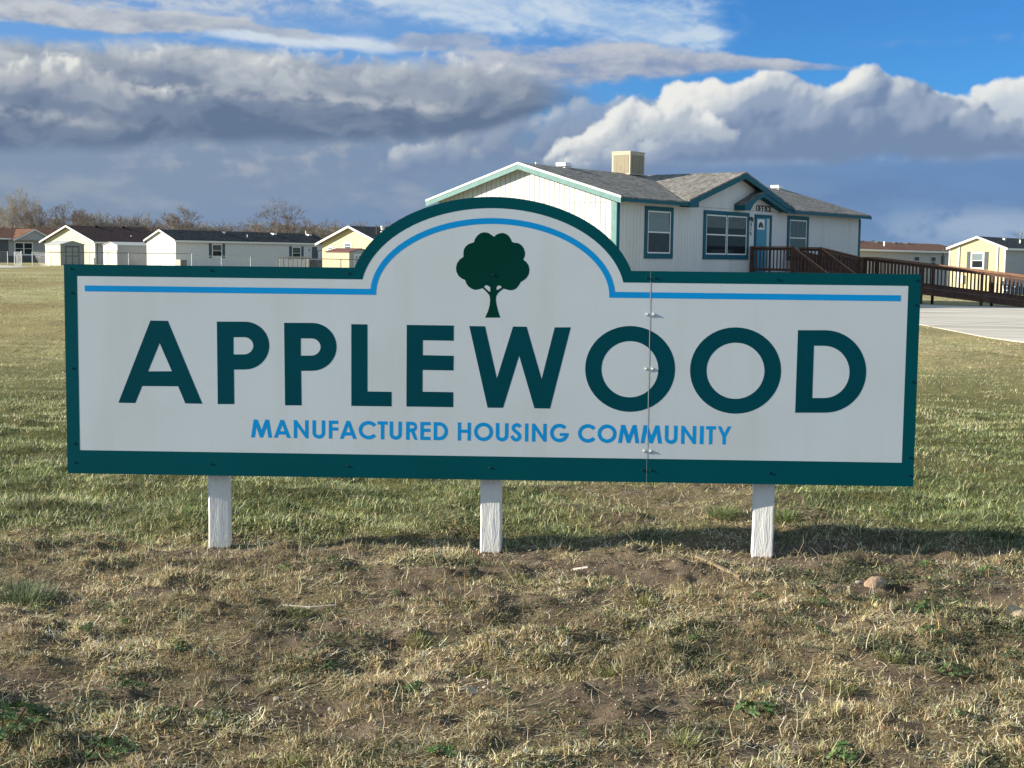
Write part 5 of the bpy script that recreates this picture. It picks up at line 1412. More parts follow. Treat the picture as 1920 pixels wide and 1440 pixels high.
# ------------------------------------------------------------------ the sign
SIGN_LETTERS = [["A",[[[0.3716,0.6698],[0.4472,0.6692],[0.5936,0.3126],[0.5193,0.3131],[0.4889,0.3868],[0.3323,0.3861],[0.301,0.3114],[0.2273,0.3119]],[[0.4103,0.573],[0.4624,0.4516],[0.3587,0.4501]]]],["P",[[[0.6593,0.6689],[0.7806,0.6701],[0.7963,0.6692],[0.8117,0.6659],[0.8263,0.6605],[0.8399,0.653],[0.8522,0.6436],[0.8628,0.6325],[0.8717,0.6199],[0.8785,0.6061],[0.883,0.5914],[0.8853,0.5762],[0.8853,0.5608],[0.8829,0.5455],[0.8782,0.5307],[0.8712,0.5167],[0.8623,0.5038],[0.8515,0.4923],[0.8391,0.4825],[0.8254,0.4746],[0.8107,0.4687],[0.7952,0.4651],[0.7795,0.4637],[0.7318,0.4626],[0.7324,0.3131],[0.6606,0.312]],[[0.731,0.6027],[0.7763,0.6034],[0.7847,0.6027],[0.7927,0.6004],[0.8,0.5966],[0.8063,0.5915],[0.8112,0.5853],[0.8146,0.5782],[0.8164,0.5707],[0.8163,0.5629],[0.8145,0.5553],[0.811,0.5481],[0.806,0.5417],[0.7997,0.5365],[0.7924,0.5325],[0.7843,0.5299],[0.7759,0.529],[0.7306,0.5284]]]],["P",[[[0.9501,0.6672],[1.0711,0.6685],[1.0868,0.6675],[1.1021,0.6643],[1.1168,0.6589],[1.1304,0.6514],[1.1426,0.642],[1.1533,0.6309],[1.1622,0.6183],[1.169,0.6045],[1.1737,0.5899],[1.176,0.5747],[1.176,0.5593],[1.1737,0.544],[1.1691,0.5292],[1.1622,0.5153],[1.1534,0.5024],[1.1427,0.4909],[1.1303,0.4811],[1.1167,0.4732],[1.102,0.4673],[1.0867,0.4637],[1.0709,0.4623],[1.0233,0.4612],[1.0247,0.3119],[0.9531,0.3108]],[[1.022,0.6012],[1.0671,0.6018],[1.0755,0.6011],[1.0835,0.5988],[1.0908,0.595],[1.0971,0.5899],[1.1021,0.5837],[1.1055,0.5767],[1.1072,0.5691],[1.1072,0.5614],[1.1055,0.5538],[1.102,0.5466],[1.0971,0.5403],[1.0908,0.535],[1.0835,0.531],[1.0754,0.5285],[1.067,0.5276],[1.0219,0.5269]]]],["L",[[[1.2398,0.6653],[1.3092,0.6651],[1.31,0.3761],[1.4143,0.3759],[1.4145,0.3129],[1.2403,0.3126]]]],["E",[[[1.4784,0.6651],[1.6804,0.6649],[1.6804,0.5997],[1.5481,0.6002],[1.5479,0.536],[1.6809,0.535],[1.6803,0.4719],[1.5477,0.4723],[1.5477,0.3784],[1.6805,0.3781],[1.6805,0.3135],[1.4785,0.3133]]]],["W",[[[1.7468,0.6635],[1.8142,0.6633],[1.8675,0.4401],[1.9341,0.6638],[1.9923,0.664],[2.0593,0.44],[2.1126,0.6627],[2.1809,0.6637],[2.0971,0.3134],[2.0301,0.3136],[1.9619,0.539],[1.8953,0.3138],[1.8287,0.3134]]]],["O",[[[2.6292,0.4917],[2.627,0.5157],[2.6216,0.5393],[2.613,0.5619],[2.6014,0.5833],[2.5871,0.6031],[2.5702,0.6209],[2.551,0.6365],[2.5299,0.6495],[2.5073,0.6598],[2.4834,0.6672],[2.4588,0.6715],[2.4338,0.6728],[2.4088,0.6709],[2.3843,0.6658],[2.3607,0.6578],[2.3385,0.6469],[2.3179,0.6333],[2.2993,0.6172],[2.283,0.5989],[2.2694,0.5787],[2.2587,0.557],[2.251,0.534],[2.2465,0.5103],[2.2453,0.4862],[2.2473,0.4622],[2.2526,0.4386],[2.2611,0.4158],[2.2726,0.3943],[2.287,0.3744],[2.3039,0.3564],[2.3231,0.3407],[2.3443,0.3276],[2.3671,0.3172],[2.3911,0.3098],[2.4159,0.3054],[2.441,0.3042],[2.4661,0.3062],[2.4907,0.3113],[2.5144,0.3194],[2.5367,0.3305],[2.5573,0.3442],[2.5759,0.3605],[2.592,0.3789],[2.6056,0.3992],[2.6162,0.421],[2.6237,0.444],[2.6281,0.4677]],[[2.5578,0.4893],[2.5564,0.5051],[2.5529,0.5205],[2.5475,0.5353],[2.5402,0.5493],[2.5311,0.5623],[2.5204,0.574],[2.5083,0.5842],[2.4949,0.5928],[2.4806,0.5995],[2.4655,0.6044],[2.4499,0.6072],[2.434,0.608],[2.4182,0.6068],[2.4027,0.6035],[2.3878,0.5983],[2.3737,0.5911],[2.3607,0.5822],[2.3489,0.5716],[2.3387,0.5596],[2.3301,0.5464],[2.3233,0.5322],[2.3185,0.5172],[2.3156,0.5016],[2.3149,0.4859],[2.3162,0.4701],[2.3196,0.4547],[2.325,0.4398],[2.3323,0.4257],[2.3413,0.4126],[2.3521,0.4009],[2.3642,0.3906],[2.3776,0.382],[2.392,0.3752],[2.4072,0.3704],[2.4229,0.3675],[2.4388,0.3667],[2.4546,0.368],[2.4702,0.3713],[2.4851,0.3766],[2.4993,0.3838],[2.5123,0.3928],[2.524,0.4034],[2.5342,0.4155],[2.5428,0.4287],[2.5495,0.443],[2.5543,0.458],[2.5571,0.4736]]]],["O",[[[3.0803,0.4909],[3.0779,0.515],[3.0723,0.5386],[3.0635,0.5614],[3.0517,0.5828],[3.0371,0.6027],[3.02,0.6206],[3.0005,0.6362],[2.9792,0.6493],[2.9562,0.6596],[2.9321,0.667],[2.9072,0.6714],[2.882,0.6726],[2.8569,0.6707],[2.8322,0.6657],[2.8085,0.6576],[2.7861,0.6466],[2.7654,0.633],[2.7468,0.6168],[2.7305,0.5985],[2.7169,0.5782],[2.7063,0.5564],[2.6987,0.5334],[2.6943,0.5096],[2.6932,0.4854],[2.6954,0.4612],[2.7009,0.4375],[2.7096,0.4147],[2.7214,0.3931],[2.736,0.3731],[2.7532,0.3551],[2.7727,0.3393],[2.7941,0.3261],[2.8172,0.3157],[2.8414,0.3083],[2.8665,0.3039],[2.8919,0.3027],[2.9171,0.3047],[2.9419,0.3098],[2.9657,0.318],[2.9882,0.3291],[3.0089,0.3429],[3.0275,0.3592],[3.0436,0.3777],[3.0571,0.398],[3.0677,0.4199],[3.0751,0.443],[3.0794,0.4668]],[[3.0099,0.4889],[3.0084,0.5046],[3.0048,0.52],[2.9992,0.5348],[2.9917,0.5488],[2.9823,0.5617],[2.9714,0.5734],[2.959,0.5836],[2.9454,0.5921],[2.9308,0.5989],[2.9154,0.6037],[2.8995,0.6065],[2.8834,0.6073],[2.8674,0.6061],[2.8516,0.6028],[2.8365,0.5976],[2.8223,0.5904],[2.8091,0.5815],[2.7972,0.571],[2.7869,0.559],[2.7782,0.5458],[2.7715,0.5316],[2.7666,0.5166],[2.7639,0.5011],[2.7632,0.4854],[2.7646,0.4696],[2.7682,0.4542],[2.7737,0.4394],[2.7813,0.4253],[2.7906,0.4123],[2.8015,0.4006],[2.8139,0.3903],[2.8276,0.3818],[2.8423,0.375],[2.8577,0.3701],[2.8737,0.3673],[2.8898,0.3665],[2.9059,0.3678],[2.9217,0.3711],[2.9368,0.3764],[2.9511,0.3836],[2.9643,0.3926],[2.9762,0.4032],[2.9865,0.4152],[2.9951,0.4284],[3.0018,0.4427],[3.0065,0.4577],[3.0093,0.4732]]]],["D",[[[3.1468,0.6638],[3.262,0.6654],[3.2837,0.6643],[3.3051,0.6604],[3.326,0.6539],[3.346,0.6448],[3.3647,0.6332],[3.3819,0.6194],[3.3973,0.6036],[3.4107,0.5859],[3.4218,0.5667],[3.4305,0.5463],[3.4367,0.5249],[3.4402,0.503],[3.441,0.4809],[3.439,0.4589],[3.4343,0.4374],[3.4271,0.4166],[3.4172,0.397],[3.4051,0.3789],[3.3907,0.3625],[3.3744,0.348],[3.3564,0.3359],[3.3369,0.3261],[3.3164,0.3189],[3.2951,0.3144],[3.2734,0.3127],[3.1453,0.3107]],[[3.2164,0.5989],[3.2593,0.5988],[3.2754,0.5978],[3.2912,0.5943],[3.3064,0.5884],[3.3206,0.5803],[3.3336,0.5701],[3.3449,0.5581],[3.3544,0.5444],[3.3619,0.5295],[3.3672,0.5137],[3.3702,0.4972],[3.3707,0.4806],[3.3689,0.464],[3.3647,0.448],[3.3582,0.4329],[3.3496,0.4189],[3.339,0.4065],[3.3268,0.3959],[3.3131,0.3873],[3.2982,0.381],[3.2826,0.3771],[3.2666,0.3756],[3.2159,0.3748]]]]]
SIGN_TREE = [[[1.8488,1.0447],[1.8592,1.0538],[1.8726,1.0599],[1.886,1.0615],[1.9011,1.0573],[1.9132,1.047],[1.9208,1.0337],[1.9254,1.0239],[1.936,1.021],[1.9525,1.0191],[1.966,1.0104],[1.9767,0.9956],[1.9814,0.9792],[1.981,0.9658],[1.9743,0.9493],[1.9864,0.9405],[1.9971,0.9257],[2.0012,0.9078],[1.9991,0.8898],[1.9903,0.8733],[1.9784,0.8627],[1.965,0.855],[1.9577,0.8414],[1.9473,0.8278],[1.9339,0.8202],[1.9189,0.8185],[1.9053,0.8213],[1.8918,0.825],[1.8798,0.8165],[1.8679,0.8058],[1.8606,0.7922],[1.8592,0.7772],[1.8625,0.7562],[1.8687,0.7322],[1.8787,0.7014],[1.8143,0.7005],[1.8266,0.7287],[1.833,0.7528],[1.8351,0.7769],[1.8319,0.7949],[1.8228,0.8067],[1.8106,0.8186],[1.8015,0.826],[1.7865,0.8213],[1.7715,0.8181],[1.7564,0.8224],[1.7428,0.8312],[1.7327,0.8446],[1.7275,0.8595],[1.7139,0.8653],[1.6988,0.8771],[1.6896,0.895],[1.6879,0.9129],[1.6923,0.9309],[1.7042,0.9475],[1.7191,0.9582],[1.719,0.9731],[1.7203,0.9881],[1.7277,1.0016],[1.7396,1.0122],[1.7636,1.0208],[1.7679,1.0349],[1.7783,1.0499],[1.7932,1.0605],[1.8081,1.0636],[1.8246,1.0608],[1.8382,1.0521]],[[1.8075,0.832],[1.8164,0.8397],[1.8255,0.8368],[1.8352,0.8294],[1.8348,0.8114],[1.8287,0.8128],[1.8181,0.8217]],[[1.8618,0.8177],[1.861,0.8297],[1.8661,0.8373],[1.8751,0.8389],[1.8811,0.8345],[1.8833,0.8294],[1.8707,0.8223]]]
SIGN_SUB = [["M",0.8043,0.8959],["A",0.9035,0.9771],["N",0.9904,1.0542],["U",1.0715,1.1265],["F",1.1427,1.1832],["A",1.1902,1.2636],["C",1.2723,1.3474],["T",1.3537,1.3971],["U",1.4063,1.4588],["R",1.4773,1.5269],["E",1.539,1.5828],["D",1.5966,1.6583],["H",1.7009,1.7573],["O",1.7711,1.8528],["U",1.8649,1.9189],["S",1.9293,1.9769],["I",1.9907,2.0045],["N",2.0206,2.0837],["G",2.0986,2.1789],["C",2.2191,2.2935],["O",2.3033,2.384],["M",2.3914,2.4818],["M",2.4881,2.5795],["U",2.5915,2.6452],["N",2.6612,2.7251],["I",2.7411,2.7571],["T",2.7668,2.8089],["Y",2.8164,2.8745]]


M['seam'] = pmat('seam_shadow', (0.30, 0.32, 0.33), 0.8)


def build_sign():
    root = empty('community_sign', (-1.93203, 5.98185, 0.0), -0.026962,
                 'wide white and green community sign on three white posts', 'sign')
    Z0 = 0.2949; Wd = 3.6576; XC = 1.8444; TOP = 0.907; SEAM = 2.517
    A_, B_, ZC = 0.6125, 0.4153, 0.798

    def arc(off, zl, n=56):
        """points of the arched top, offset inwards, cut at height zl; left to right"""
        out = []
        for i in range(n + 1):
            t = (math.pi + 0.8) * (1 - i / n) - 0.4
            ex, ez = A_ * math.cos(t), B_ * math.sin(t)
            nx, nz_ = math.cos(t) / A_, math.sin(t) / B_
            q = math.hypot(nx, nz_)
            out.append((XC + ex - nx / q * off, ZC + ez - nz_ / q * off))
        res = []
        for (x0, z0), (x1, z1) in zip(out[:-1], out[1:]):
            if z0 < zl <= z1:
                k = (zl - z0) / (z1 - z0); res.append((x0 + (x1 - x0) * k, zl))
            if z0 >= zl: res.append((x0, z0))
            if z0 >= zl > z1:
                k = (z0 - zl) / (z0 - z1); res.append((x0 + (x1 - x0) * k, zl))
        return res
    outer = [(0, 0), (0, TOP)] + arc(0, TOP) + [(Wd, TOP), (Wd, 0)]
    inner = [(0.0555, 0.102), (0.0555, 0.8575)] + arc(0.0475, 0.8575) + [(3.606, 0.8575), (3.606, 0.102)]
    lift = lambda lp: [(x, z + Z0) for x, z in lp]
    # two sheets of aluminium composite that meet at the seam
    arcp = arc(0, TOP)
    left = [(0, 0), (0, TOP)] + arcp + [(SEAM - 0.0012, TOP), (SEAM - 0.0012, 0)]
    right = [(SEAM + 0.0012, 0), (SEAM + 0.0012, TOP), (Wd, TOP), (Wd, 0)]
    for lp in (left, right):
        tris = tessellate_polygon([[Vector((x, z, 0)) for x, z in lp]])
        n = len(lp)
        V = [(x, 0.0, z + Z0) for x, z in lp] + [(x, 0.004, z + Z0) for x, z in lp]
        F = [tuple(t) for t in tris] + [tuple(i + n for i in t)[::-1] for t in tris] + [(i, (i + 1) % n, n + (i + 1) % n, n + i) for i in range(n)]
        me = bpy.data.meshes.new('panel'); me.from_pydata(V, [], F); me.materials.append(M['sign_white'])
        o = bpy.data.objects.new('panel', me); COL.objects.link(o); o.parent = root
    # backing frame of dark lumber behind the sheets
    mb = MB()
    mb.box(0.03, Wd - 0.03, 0.005, 0.043, Z0 + 0.004, Z0 + 0.093); mb.box(0.03, 1.2, 0.005, 0.043, Z0 + 0.80, Z0 + 0.89)
    mb.box(2.45, Wd - 0.03, 0.005, 0.043, Z0 + 0.80, Z0 + 0.89); mb.box(1.2, 2.45, 0.005, 0.043, Z0 + 0.79, Z0 + 0.88)
    mb.build('backing_frame', M['dark_wood'], root)
    flat('border', [lift(outer), lift(inner)], -0.0004, M['sign_green'], root)
    # edge of the border wraps nothing: a thin green rim shows along the cut edge
    mb = MB()
    n = len(outer)
    for i in range(n):
        (x0, z0), (x1, z1) = outer[i], outer[(i + 1) % n]
        if abs(x0 - x1) + abs(z0 - z1) < 1e-6: continue
        mb.quad((x0, -0.0004, z0 + Z0), (x1, -0.0004, z1 + Z0), (x1, 0.0035, z1 + Z0), (x0, 0.0035, z0 + Z0))
    ce = Vector((Wd / 2, 0, Z0 + 0.5))
    mb.v = [(p[0] + (0.0006 if p[0] > ce.x else -0.0006), p[1], p[2] + (0.0006 if p[2] > ce.z else -0.0006)) for p in mb.v]
    mb.build('border_edge', M['sign_green'], root)
    so_ = arc(0.0893, 0.8172); si_ = arc(0.1140, 0.7920)
    stripe = [(0.0886, 0.8005)] + [(0.0886, 0.8252)] + so_[:1] + so_ + [(3.5758, 0.8165), (3.5758, 0.7915)] + si_[::-1]
    # measured line of the stripe: nearly level at 0.8165 on both sides of the arch
    stripe = [(0.0886, 0.7920), (0.0886, 0.8172)] + so_ + [(3.5758, 0.8172), (3.5758, 0.7920)] + si_[::-1]
    flat('blue_stripe', [lift(stripe)], -0.0004, M['sign_blue'], root)
    for ch, loops in SIGN_LETTERS:
        flat('letter', [lift(lp) for lp in loops], -0.0004, M['letter_green'], root)
    flat('tree_emblem', [lift(lp) for lp in SIGN_TREE], -0.0004, M['tree_green'], root)
    # small lettering
    h = 0.0785; zb = 0.1690 + Z0; t = 0.0148
    PO = {
        'M': [[(0, 0), (.133, 1), (.316, 1), (.5, .41), (.684, 1), (.86, 1), (1, 0), (.823, 0), (.747, .59), (.563, 0), (.424, 0), (.253, .6), (.177, 0)]],
        'A': [[(0, 0), (.395, 1), (.60, 1), (1, 0), (.785, 0), (.71, .185), (.29, .185), (.215, 0)], [(.5, .72), (.37, .37), (.63, .37)]],
        'N': [[(0, 0), (0, 1), (.19, 1), (.77, .34), (.77, 1), (1, 1), (1, 0), (.81, 0), (.23, .66), (.23, 0)]],
        'F': [[(0, 0), (0, 1), (1, 1), (1, .82), (.36, .82), (.36, .63), (1, .63), (1, .45), (.36, .45), (.36, 0)]],
        'T': [[(.33, 0), (.33, .82), (0, .82), (0, 1), (1, 1), (1, .82), (.67, .82), (.67, 0)]],
        'E': [[(0, 0), (0, 1), (1, 1), (1, .82), (.34, .82), (.34, .63), (.98, .63), (.98, .45), (.34, .45), (.34, .18), (1, .18), (1, 0)]],
        'H': [[(0, 0), (0, 1), (.25, 1), (.25, .61), (.75, .61), (.75, 1), (1, 1), (1, 0), (.75, 0), (.75, .43), (.25, .43), (.25, 0)]],
        'I': [[(0, 0), (0, 1), (1, 1), (1, 0)]],
        'Y': [[(0, 1), (.25, 1), (.5, .62), (.75, 1), (1, 1), (.62, .42), (.62, 0), (.38, 0), (.38, .42)]],
    }

    def el(cx, cz, rx, rz, a0, a1, n=22):
        return [(cx + rx * math.cos(math.radians(a0 + (a1 - a0) * i / n)), cz + rz * math.sin(math.radians(a0 + (a1 - a0) * i / n))) for i in range(n + 1)]
    for ch, xa, xb in SIGN_SUB:
        w = xb - xa
        if ch in PO:
            loops = [[(xa + p * w, zb + q * h) for p, q in lp] for lp in PO[ch]]
        else:
            if ch == 'O': loops = [el(w / 2, h / 2, w / 2, h / 2 + .001, 0, 352, 44), el(w / 2, h / 2, w / 2 - t, h / 2 - t, 0, 352, 44)]
            elif ch == 'C': loops = [el(w * .56, h / 2, w * .56, h / 2 + .001, 38, 322, 34) + el(w * .56, h / 2, w * .56 - t, h / 2 - t, 322, 38, 34)]
            elif ch == 'G':
                loops = [el(w / 2, h / 2, w / 2, h / 2 + .001, 42, 357, 40) + [(w, h * .50), (w * .52, h * .50), (w * .52, h * .34), (w * .78, h * .34)] + el(w / 2, h / 2, w / 2 - t, h / 2 - t, 325, 42, 34)]
            elif ch == 'U':
                r = w / 2
                loops = [[(0, h)] + el(r, r * .92, r, r * .92 + .001, 180, 360, 20) + [(w, h), (w - t, h)] + el(r, r * .92, r - t, r * .92 - t, 360, 180, 20) + [(t, h)]]
            elif ch == 'D':
                loops = [[(0, 0), (0, h)] + el(w * .40, h / 2, w * .60, h / 2, 90, -90, 22), [(t, h - t)] + el(w * .38, h / 2, w * .62 - t, h / 2 - t, 90, -90, 20) + [(t, t)]]
            elif ch == 'R':
                zc = h * .72; rz = h * .28
                loops = [[(0, 0), (0, h)] + el(w * .55, zc, w * .40, rz, 90, -62, 20) + [(w, 0), (w * .74, 0), (w * .44, h * .43), (t, h * .43), (t, 0)],
                         [(t, h - t)] + el(w * .50, zc, w * .22, rz - t, 90, -90, 14) + [(t, zc - rz + t)]]
            elif ch == 'S':
                cl = [(w * .86, h * .80), (w * .68, h * .91), (w * .48, h * .91), (w * .27, h * .83), (w * .24, h * .69), (w * .40, h * .57), (w * .64, h * .46),
                      (w * .80, h * .33), (w * .74, h * .16), (w * .50, h * .085), (w * .28, h * .13), (w * .09, h * .30)]
                cc = []
                for i in range(len(cl) - 1):
                    p0 = cl[max(0, i - 1)]; p1 = cl[i]; p2 = cl[i + 1]; p3 = cl[min(len(cl) - 1, i + 2)]
                    for s in (0, .33, .66):
                        cc.append(tuple(0.5 * ((2 * p1[k]) + (-p0[k] + p2[k]) * s + (2 * p0[k] - 5 * p1[k] + 4 * p2[k] - p3[k]) * s * s + (-p0[k] + 3 * p1[k] - 3 * p2[k] + p3[k]) * s ** 3) for k in (0, 1)))
                cc.append(cl[-1])
                L_, R_ = [], []
                for i, p in enumerate(cc):
                    a = cc[max(0, i - 1)]; b = cc[min(len(cc) - 1, i + 1)]
                    dx, dz = b[0] - a[0], b[1] - a[1]; q = math.hypot(dx, dz)
                    L_.append((p[0] - dz / q * t / 2, p[1] + dx / q * t / 2)); R_.append((p[0] + dz / q * t / 2, p[1] - dx / q * t / 2))
                loops = [L_ + R_[::-1]]
            loops = [[(xa + p, zb + q) for p, q in lp] for lp in loops]
        flat('small_letter', loops, -0.0004, M['sign_blue'], root)
    # the seam between the sheets: dark gap and a bright raised edge
    mb = MB(); mb.box(SEAM - 0.0007, SEAM + 0.0007, -0.0008, 0.0, Z0 + 0.001, Z0 + TOP - 0.001)
    mb.build('seam_gap', M['seam'], root)
    mb = MB(); mb.box(SEAM + 0.0007, SEAM + 0.0018, -0.0009, 0.0, Z0 + 0.102, Z0 + 0.857)
    mb.build('seam_edge', M['screw_white'], root)
    # screws
    def screw_mesh(r, dep, mat):
        bm = bmesh.new()
        bmesh.ops.create_cone(bm, cap_ends=True, segments=8, radius1=r, radius2=r * 0.72, depth=dep, matrix=Matrix.Translation((0, 0, dep / 2)))
        bmesh.ops.create_cone(bm, cap_ends=True, segments=14, radius1=r * 1.35, radius2=r * 1.35, depth=0.0012, matrix=Matrix.Translation((0, 0, 0.0006)))
        me = bpy.data.meshes.new('screw'); bm.to_mesh(me); bm.free(); me.materials.append(mat); return me
    sg = screw_mesh(0.0036, 0.0024, M['screw_green']); sw = screw_mesh(0.0050, 0.006, M['screw_white'])
    G = [(0.0249, 0.891), (0.6318, 0.8894), (1.224, 0.8841), (2.5010, 0.8784), (2.5349, 0.8789), (3.0496, 0.8796), (3.6356, 0.8824),
         (0.0266, 0.7869), (0.0257, 0.4597), (0.0283, 0.1317), (0.0281, 0.0497), (0.6299, 0.0501), (1.2251, 0.0504), (1.8401, 0.0535), (2.4983, 0.0526), (2.5350, 0.0532),
         (3.0419, 0.0499), (3.6351, 0.7788), (3.634, 0.452), (3.6328, 0.1265), (3.6357, 0.0482), (1.845, 0.8827)]
    for x, z in G:
        o = bpy.data.objects.new('screw', sg); COL.objects.link(o); o.parent = root; o.location = (x, -0.0012, z + Z0); o.rotation_euler = (math.pi / 2, 0, 0.3 * x)
    for x, z in [(2.5040, 0.7232), (2.5320, 0.7236), (2.5040, 0.4906), (2.5320, 0.4909), (2.5035, 0.1361), (2.5315, 0.1365)]:
        o = bpy.data.objects.new('screw', sw); COL.objects.link(o); o.parent = root; o.location = (x, 0.0, z + Z0); o.rotation_euler = (math.pi / 2, 0, 0.3 * x)
    # three posts of rough white-painted lumber
    for i, (x, rz) in enumerate([(0.645, 0.12), (1.846, -0.02), (3.034, -0.10)]):
        bm = bmesh.new(); hgt = Z0 + 0.80
        nz_ = 60; c = 0.0455
        prof = [(-c + .006, -c), (0, -c - 0.0006), (c - .006, -c), (c, -c + .006), (c, 0), (c, c - .006), (c - .006, c), (0, c), (-c + .006, c), (-c, c - .006), (-c, 0), (-c, -c + .006)]
        rings = []
        for k in range(nz_ + 1):
            z = -0.08 + (hgt + 0.08) * (k / nz_) ** 1.15
            wv = float(fbm(np.array([z * 5 + i * 9]), np.array([i * 3.3]), 3, 0.5, 61)[0]) * 0.003
            rings.append([bm.verts.new((px_ * (1 + 0.02 * wv * 100 * 0) + wv, py_, z)) for px_, py_ in prof])
        for a, b in zip(rings[:-1], rings[1:]):
            for k in range(len(prof)): bm.faces.new((a[k], a[(k + 1) % len(prof)], b[(k + 1) % len(prof)], b[k]))
        bm.faces.new(rings[-1])
        me = bpy.data.meshes.new('post'); bm.to_mesh(me); bm.free(); me.materials.append(M['post'])
        o = bpy.data.objects.new('post', me); COL.objects.link(o); o.parent = root
        o.location = (x, 0.0445 + c + 0.001, 0.0); o.rotation_euler = (0, 0, rz)


build_sign()

# ------------------------------------------------------------------ grass, thatch and weeds of the ground
RG = np.random.RandomState(7)


def blades(name, x, y, length, width, lean, curl, az, colors, mat, seg=3, sink=0.004, label=None, zoff=None, twist=0.8):
    """one mesh of many curved blades. all arguments are arrays of the same length; colors (n,3)"""
    n = len(x)
    z = ground_z(x, y) - sink + (0 if zoff is None else zoff)
    t = np.linspace(0, 1, seg + 1)
    ang = lean[:, None] + curl[:, None] * t[None, :]            # angle from vertical along the blade
    ds = (length / seg)[:, None]
    hx = np.concatenate([np.zeros((n, 1)), np.cumsum(np.sin(ang[:, :-1]) * ds, 1)], 1)
    hz = np.concatenate([np.zeros((n, 1)), np.cumsum(np.cos(ang[:, :-1]) * ds, 1)], 1)
    tw = RG.uniform(-1, 1, n)[:, None] * t[None, :] * twist
    dx = np.cos(az[:, None] + tw); dy = np.sin(az[:, None] + tw)
    cx = x[:, None] + hx * dx; cy = y[:, None] + hx * dy
    cz = np.maximum(z[:, None] + hz, z[:, None] * 1 + 0.0005)
    # width direction is mostly across the blade, rolled at random
    wa = az + math.pi / 2 + RG.uniform(-0.5, 0.5, n)
    wx = np.cos(wa)[:, None]; wy = np.sin(wa)[:, None]
    wprof = np.array([1.0, 1.0, 0.75, 0.0] if seg == 3 else [1.0, 0.9, 0.0])[None, :] * (width / 2)[:, None]
    nv = 2 * seg + 1
    P = np.zeros((n, nv, 3), np.float32)
    for k in range(seg):
        P[:, 2 * k, 0] = cx[:, k] - wx[:, 0] * wprof[:, k]; P[:, 2 * k, 1] = cy[:, k] - wy[:, 0] * wprof[:, k]; P[:, 2 * k, 2] = cz[:, k]
        P[:, 2 * k + 1, 0] = cx[:, k] + wx[:, 0] * wprof[:, k]; P[:, 2 * k + 1, 1] = cy[:, k] + wy[:, 0] * wprof[:, k]; P[:, 2 * k + 1, 2] = cz[:, k]
    P[:, nv - 1, 0] = cx[:, seg]; P[:, nv - 1, 1] = cy[:, seg]; P[:, nv - 1, 2] = cz[:, seg]
    fl = []; st = []; o = 0
    for k in range(seg - 1):
        fl += [2 * k, 2 * k + 1, 2 * k + 3, 2 * k + 2]; st.append(o); o += 4
    fl += [2 * seg - 2, 2 * seg - 1, 2 * seg]; st.append(o); o += 3
    fl = np.array(fl, np.int32); st = np.array(st, np.int32)
    base = (np.arange(n, dtype=np.int32) * nv)[:, None]
    LI = (base + fl[None, :]).ravel()
    LS = ((np.arange(n, dtype=np.int32) * o)[:, None] + st[None, :]).ravel()
    me = bpy.data.meshes.new(name)
    me.vertices.add(n * nv); me.vertices.foreach_set('co', P.ravel())
    me.loops.add(len(LI)); me.loops.foreach_set('vertex_index', LI)
    me.polygons.add(len(LS)); me.polygons.foreach_set('loop_start', LS)
    me.update(calc_edges=True)
    at = me.color_attributes.new('tint', 'FLOAT_COLOR', 'POINT')
    cc = np.ones((n, nv, 4), np.float32); cc[:, :, :3] = colors[:, None, :]
    at.data.foreach_set('color', cc.ravel())
    me.materials.append(mat)
    ob = bpy.data.objects.new(name, me); COL.objects.link(ob)
    return tag(ob, label, kind='stuff')


def pick(cols, n, var=0.18):
    cols = np.array(cols); i = RG.randint(0, len(cols), n)
    k = np.exp(RG.normal(0, var, n))[:, None]
    return np.clip(cols[i] * k * np.exp(RG.normal(0, 0.05, (n, 3))), 0, 0.9)


def scatter(n, y0, y1, margin=0.35, power=1.0):
    """points inside the camera's view wedge plus a margin, denser towards the camera by 1/y^power"""
    u = RG.rand(n)
    if abs(power - 1) < 1e-3: y = y0 * (y1 / y0) ** u
    else: y = (y0 ** (1 - power) + u * (y1 ** (1 - power) - y0 ** (1 - power))) ** (1 / (1 - power))
    x = (RG.rand(n) * 2 - 1) * (0.385 * y + margin)
    return x, y


M['straw'] = attr_mat('dry_blade', rough=0.7, transl=0.25)
M['blade'] = attr_mat('green_blade', rough=0.55, transl=0.35, spec=0.4)
STRAW = [(0.70, 0.59, 0.35), (0.57, 0.46, 0.26), (0.84, 0.77, 0.55), (0.42, 0.32, 0.18), (0.22, 0.155, 0.09), (0.70, 0.62, 0.40), (0.46, 0.44, 0.20), (0.17, 0.12, 0.075)]
GREEN = [(0.14, 0.20, 0.07), (0.19, 0.25, 0.09), (0.25, 0.30, 0.12), (0.11, 0.175, 0.08), (0.31, 0.34, 0.15)]
OLIVE = [(0.42, 0.42, 0.19), (0.52, 0.49, 0.25), (0.64, 0.59, 0.35), (0.29, 0.31, 0.13), (0.72, 0.66, 0.43)]


def keep(prob, *arr):
    k = RG.rand(len(arr[0])) < prob
    return [a[k] for a in arr]


